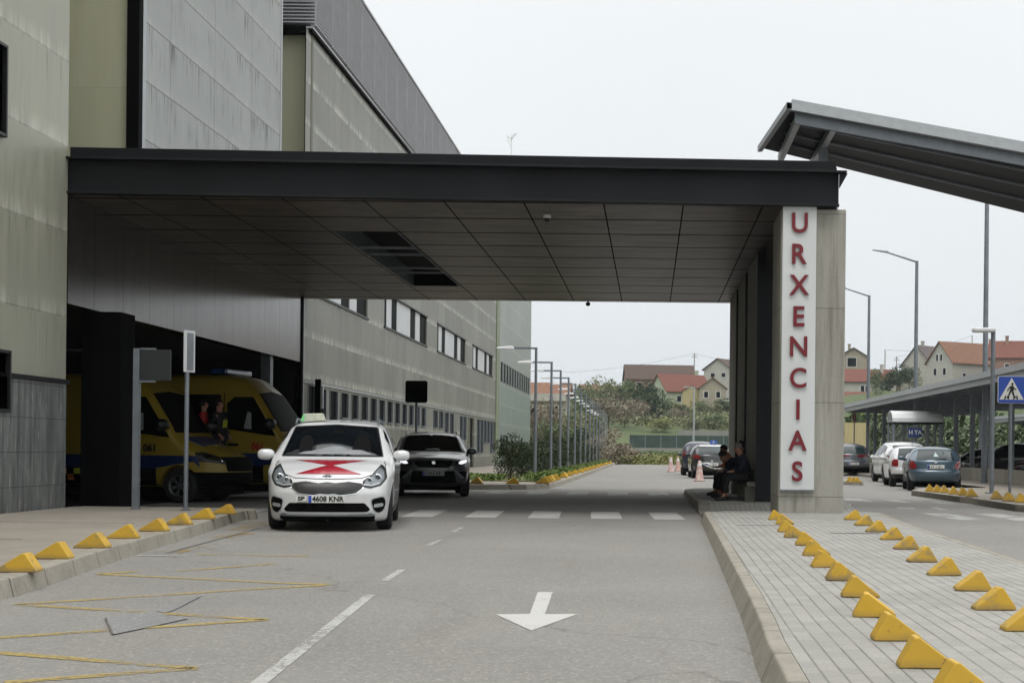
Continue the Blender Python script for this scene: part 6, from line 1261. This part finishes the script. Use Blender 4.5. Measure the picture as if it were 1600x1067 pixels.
def bankf(r):
    u = r.uniform(880, 1140); Y = r.uniform(305, 362); X = (u - PU) * Y / F; return (X, Y, hz(X, Y))
cover('hill_scrub', 'mixed scrub covering the slope below the houses', bankf, 9000, 1.8, .35, 'leaf_olive', 6, 'brush')
def bankr(r):
    X = r.uniform(15, 66); Y = r.uniform(108, 125); return (X, Y, 0)
cover('hedge_mass', 'green hedge beyond the parking area', bankr, 11000, 4.0, .28, 'leaf_dark', 7, 'brush')
# ------------------------------------------------------------------ houses on the hill
def house(label, X, Y, z, L, W, wh, rh, rot, wm, rm, wins=(), gw=(), chim=None, over=.5, hip=0):
    t = tag(empty('house', (X, Y, z), rot), label, 'house')
    m = MB(); a, b_ = L / 2, W / 2
    m.add([(-a, -b_, -4), (a, -b_, -4), (a, b_, -4), (-a, b_, -4), (-a, -b_, wh), (a, -b_, wh), (a, b_, wh), (-a, b_, wh), (-a, 0, wh + rh), (a, 0, wh + rh)], [(0, 1, 5, 4), (2, 3, 7, 6), (0, 4, 8, 7, 3), (1, 2, 6, 9, 5)]); m.build('wall', wm, t, fix=False)
    s = rh / b_; o = over
    m = MB()
    for q in (-1, 1):
        e0 = (wh - s * o); m.hexa([(-a - o, q * (b_ + o), e0), (a + o, q * (b_ + o), e0), (a + o - hip, 0, wh + rh), (-a - o, 0, wh + rh)], [(-a - o, q * (b_ + o), e0 + .22), (a + o, q * (b_ + o), e0 + .22), (a + o - hip, 0, wh + rh + .22), (-a - o, 0, wh + rh + .22)])
    rf = m.build('roof', rm, t)
    if chim: m = MB(); m.box(chim[0] - .4, chim[0] + .4, chim[1] - .35, chim[1] + .35, wh, wh + rh + 1.2); m.box(chim[0] - .5, chim[0] + .5, chim[1] - .45, chim[1] + .45, wh + rh + 1.2, wh + rh + 1.4); m.build('chimney', wm, rf)
    for x, zz, w_, h_ in wins:
        m = MB(); m.box(x - w_ / 2 - .12, x + w_ / 2 + .12, -b_ - .06, -b_ + .02, zz - .12, zz + h_ + .12); f = m.build('window', 'lampw', t); m = MB(); m.box(x - w_ / 2, x + w_ / 2, -b_ - .09, -b_ - .062, zz, zz + h_); m.build('pane', 'glass', f)
    for y, zz, w_, h_ in gw:
        m = MB(); m.box(-a - .06, -a + .02, y - w_ / 2 - .12, y + w_ / 2 + .12, zz - .12, zz + h_ + .12); f = m.build('window', 'lampw', t); m = MB(); m.box(-a - .09, -a - .062, y - w_ / 2, y + w_ / 2, zz, zz + h_); m.build('pane', 'glass', f)
    return t
def hp(u, v, Y): q = at(u, v, Y); return q.x, q.y, q.z
house('big house with a long brown roof, left of the red roofed one on the hill', *hp(1029, 622, 425), 18.5, 9, 5.2, 3.8, R(6), 'wall_brick', 'tile_brown', [(-6, 2.4, 1.4, 1.6), (-2, 2.4, 2.2, 1.6), (3, 2.4, 1.4, 1.6), (7, 2.4, 1.4, 1.6)], [(-1.5, 2.6, 3, 2.2)], None)
house('house with a bright red roof and pale green gable end', *hp(1063, 634, 402), 13.5, 8.5, 3.8, 4.2, R(30), 'wall_green', 'tile_red', [(-3, 1, 1.2, 1.4), (2, 1, 1.2, 1.4)], [(0, 1.2, 1.2, 1.4)], (5.5, 1))
house('small yellow house front between the red roof and the stone house', *hp(1079.5, 636, 388), 7, 4.3, 4.0, 1.3, R(90), 'wall_yellow', 'tile_orange', [], [], None, .3)
house('stone house with two windows in its gable, right of the yellow one', *hp(1112, 632, 386), 9, 6.6, 4.0, 2.5, R(90), 'wall_stone', 'tile_orange', [], [(-1.4, 1.6, 1.0, 1.5), (1.6, 1.6, 1.0, 1.5)], None, .4)
house('pale house high behind the stone house, next to the pillars', *hp(1132, 602, 450), 9, 9, 4.5, 3, R(60), 'wall_white', 'tile_brown', [(2, 2, 1.2, 1.2)], [(-2, 2.2, 1.3, 1.2), (1.5, 2.2, 1.3, 1.2)])
house('low house with an orange brown roof and chimney at the left of the hill', *hp(938, 636, 430), 12, 8, 3.2, 2.8, R(28), 'wall_green', 'tile_orange', [(-2, 1, 1.2, 1.2)], [(0, 1, 1.2, 1.2)], (-1, .5))
house('white house with a red roof and two pairs of windows, right of the pillar', *hp(1352, 620, 395), 14, 8, 3.9, 3, R(4), 'wall_white', 'tile_red', [(-1.6, 1.2, .9, 1.5), (-.4, 1.2, .9, 1.5), (3.4, 1.2, .9, 1.5), (4.6, 1.2, .9, 1.5)], [], (4, -1))
house('brown gabled house with a balcony window above the white one', *hp(1330, 590, 420), 8, 7.5, 5.6, 2.2, R(90), 'wall_stone', 'tile_brown', [], [(.4, 2.8, 2.4, 2.4)], (0, .6))
house('low orange roofed annex in front of the white house', *hp(1345, 640, 380), 16, 6, 2.2, 2.0, R(3), 'wall_brick', 'tile_red', [(2, .6, 1.2, 1.)])
house('large pale house with an orange roof and arched gable windows on the right', *hp(1512, 606, 400), 20, 9.5, 6.3, 5.2, R(33), 'wall_white', 'tile_orange', [(-6, 2, 1, 1.4), (2, 2, 1, 1.4)], [(-1.8, 3.0, 1, 1.7), (1.6, 3.0, 1, 1.7), (-.6, 6.6, .7, 1.7), (.9, 6.6, .7, 1.7)], (6, -2.2))
house('house with a dark brown roof directly behind the large pale house', *hp(1447, 600, 430), 10, 10, 5, 5.5, R(48), 'wall_white', simple('dark_slate_roof', '554a49', .8, var=.2), [], [(0, 2, 1, 1.4)], (-2, 0))
house('red roofed house at the right edge of the hillside', *hp(1592, 590, 385), 14, 9, 5, 4, R(-12), 'wall_brick', 'tile_red', [(-3, 2, 1, 1.2)], [], (-3, -1))
house('small house with brown roof low between the hillside houses on the right', *hp(1408, 612, 440), 9, 7, 3, 2.4, R(10), 'wall_brick', 'tile_brown', [(-2, 1, 1, 1), (1, 1, 1, 1)])
t = house('pale two storey block with balconies beyond the end of the hospital', *hp(851, 700, 230), 7, 8, 8.0, 1.6, R(0), 'wall_white', 'tile_orange', [(-2, 1, 1.4, 1.6), (1.5, 1, 1.4, 1.6), (-2, 4.6, 1.4, 1.6), (1.5, 4.6, 1.4, 1.6)])
for z_ in (3.6, 6.9): m = MB(); m.box(-3.3, 3.4, -5.2, -4.02, z_, z_ + .2); m.box(-3.3, 3.4, -5.2, -5.1, z_ + .2, z_ + 1.1); m.build('balcony', 'wall_white', t)
m = MB(); m.box(-60, 60, 240, 240.3, -.1, 1.55); tag(m.build('boundary_wall', 'fencegrey'), 'long grey wall at the foot of the hill', 'wall')
t = tag(empty('green_fence', (0, 240.1, 1.55)), 'dark green mesh fence on top of the grey wall below the hill', 'fence'); m = MB(); m.box(-3.2, 24, 0, .06, 0, 2.0); m.build('mesh_panel', 'fencegreen', t)
m = MB(); 
for k in range(12): m.box(-3.2 + k * 2.45, -3.1 + k * 2.45, -.06, 0, 0, 2.1)
m.build('fence_posts', 'steel', t)
m = MB(); m.box(4.5, 26, 244, 244.2, -.1, 4.4); tag(m.build('retaining_wall', 'fencegrey'), 'grey upper wall behind the green fence, near the pillars', 'wall')
m = MB(); m.box(13.2, 14.9, 104, 104.3, -.1, 3.2); tag(m.build('garden_wall', 'wall_yellow'), 'yellow garden wall seen under the parking roof beside the pillar', 'wall')
# utility poles and wires
def upole(label, u, vt, Y, h, cross=True):
    q = at(u, vt, Y); t = tag(empty('utility_pole', (q.x, Y, q.z - h)), label, 'pole'); m = MB(); m.cyl((0, 0, 0), (0, 0, h), .2, .14, n=8); m.build('pole', 'wallc', t)
    if cross: m = MB(); m.box(-.9, .9, -.06, .06, h - 1.1, h - .95); m.box(-.6, .6, -.06, .06, h - .5, h - .38); m.build('crossarm', 'steel', t)
    return q
p1 = upole('utility pole behind the bright red roof', 1085, 552, 430, 14); p2 = upole('thick utility pole right of the white house, the left one of two', 1383, 546, 420, 13, False); p3 = upole('utility pole with crossarm, the right one of two by the white house', 1401, 557, 430, 13); p4 = upole('utility pole behind the orange roof of the large pale house', 1519, 524, 440, 14, False)
p5 = at(880, 582, 430); p6 = at(1140, 563, 430)
def wire(a, b, label):
    m = MB(); n = 14
    for k in range(n):
        f = k / n; g_ = (k + 1) / n; A = V(a).lerp(V(b), f); B = V(a).lerp(V(b), g_); A.z -= 6 * f * (1 - f) * (V(a) - V(b)).length / 60; B.z -= 6 * g_ * (1 - g_) * (V(a) - V(b)).length / 60; m.cyl(A, B, .035, n=4)
    tag(m.build('power_cable', 'dark'), label, 'cable')
wire(p1, p5, 'long thin cable running left from the pole behind the red roof'); wire(p1, p6, 'short thin cable running right from the pole behind the red roof'); wire(p2, at(1432, 548, 420), 'thin cable from the thick pole towards the large pale house'); wire(p3, p4, 'thin cable between the two right hand utility poles')
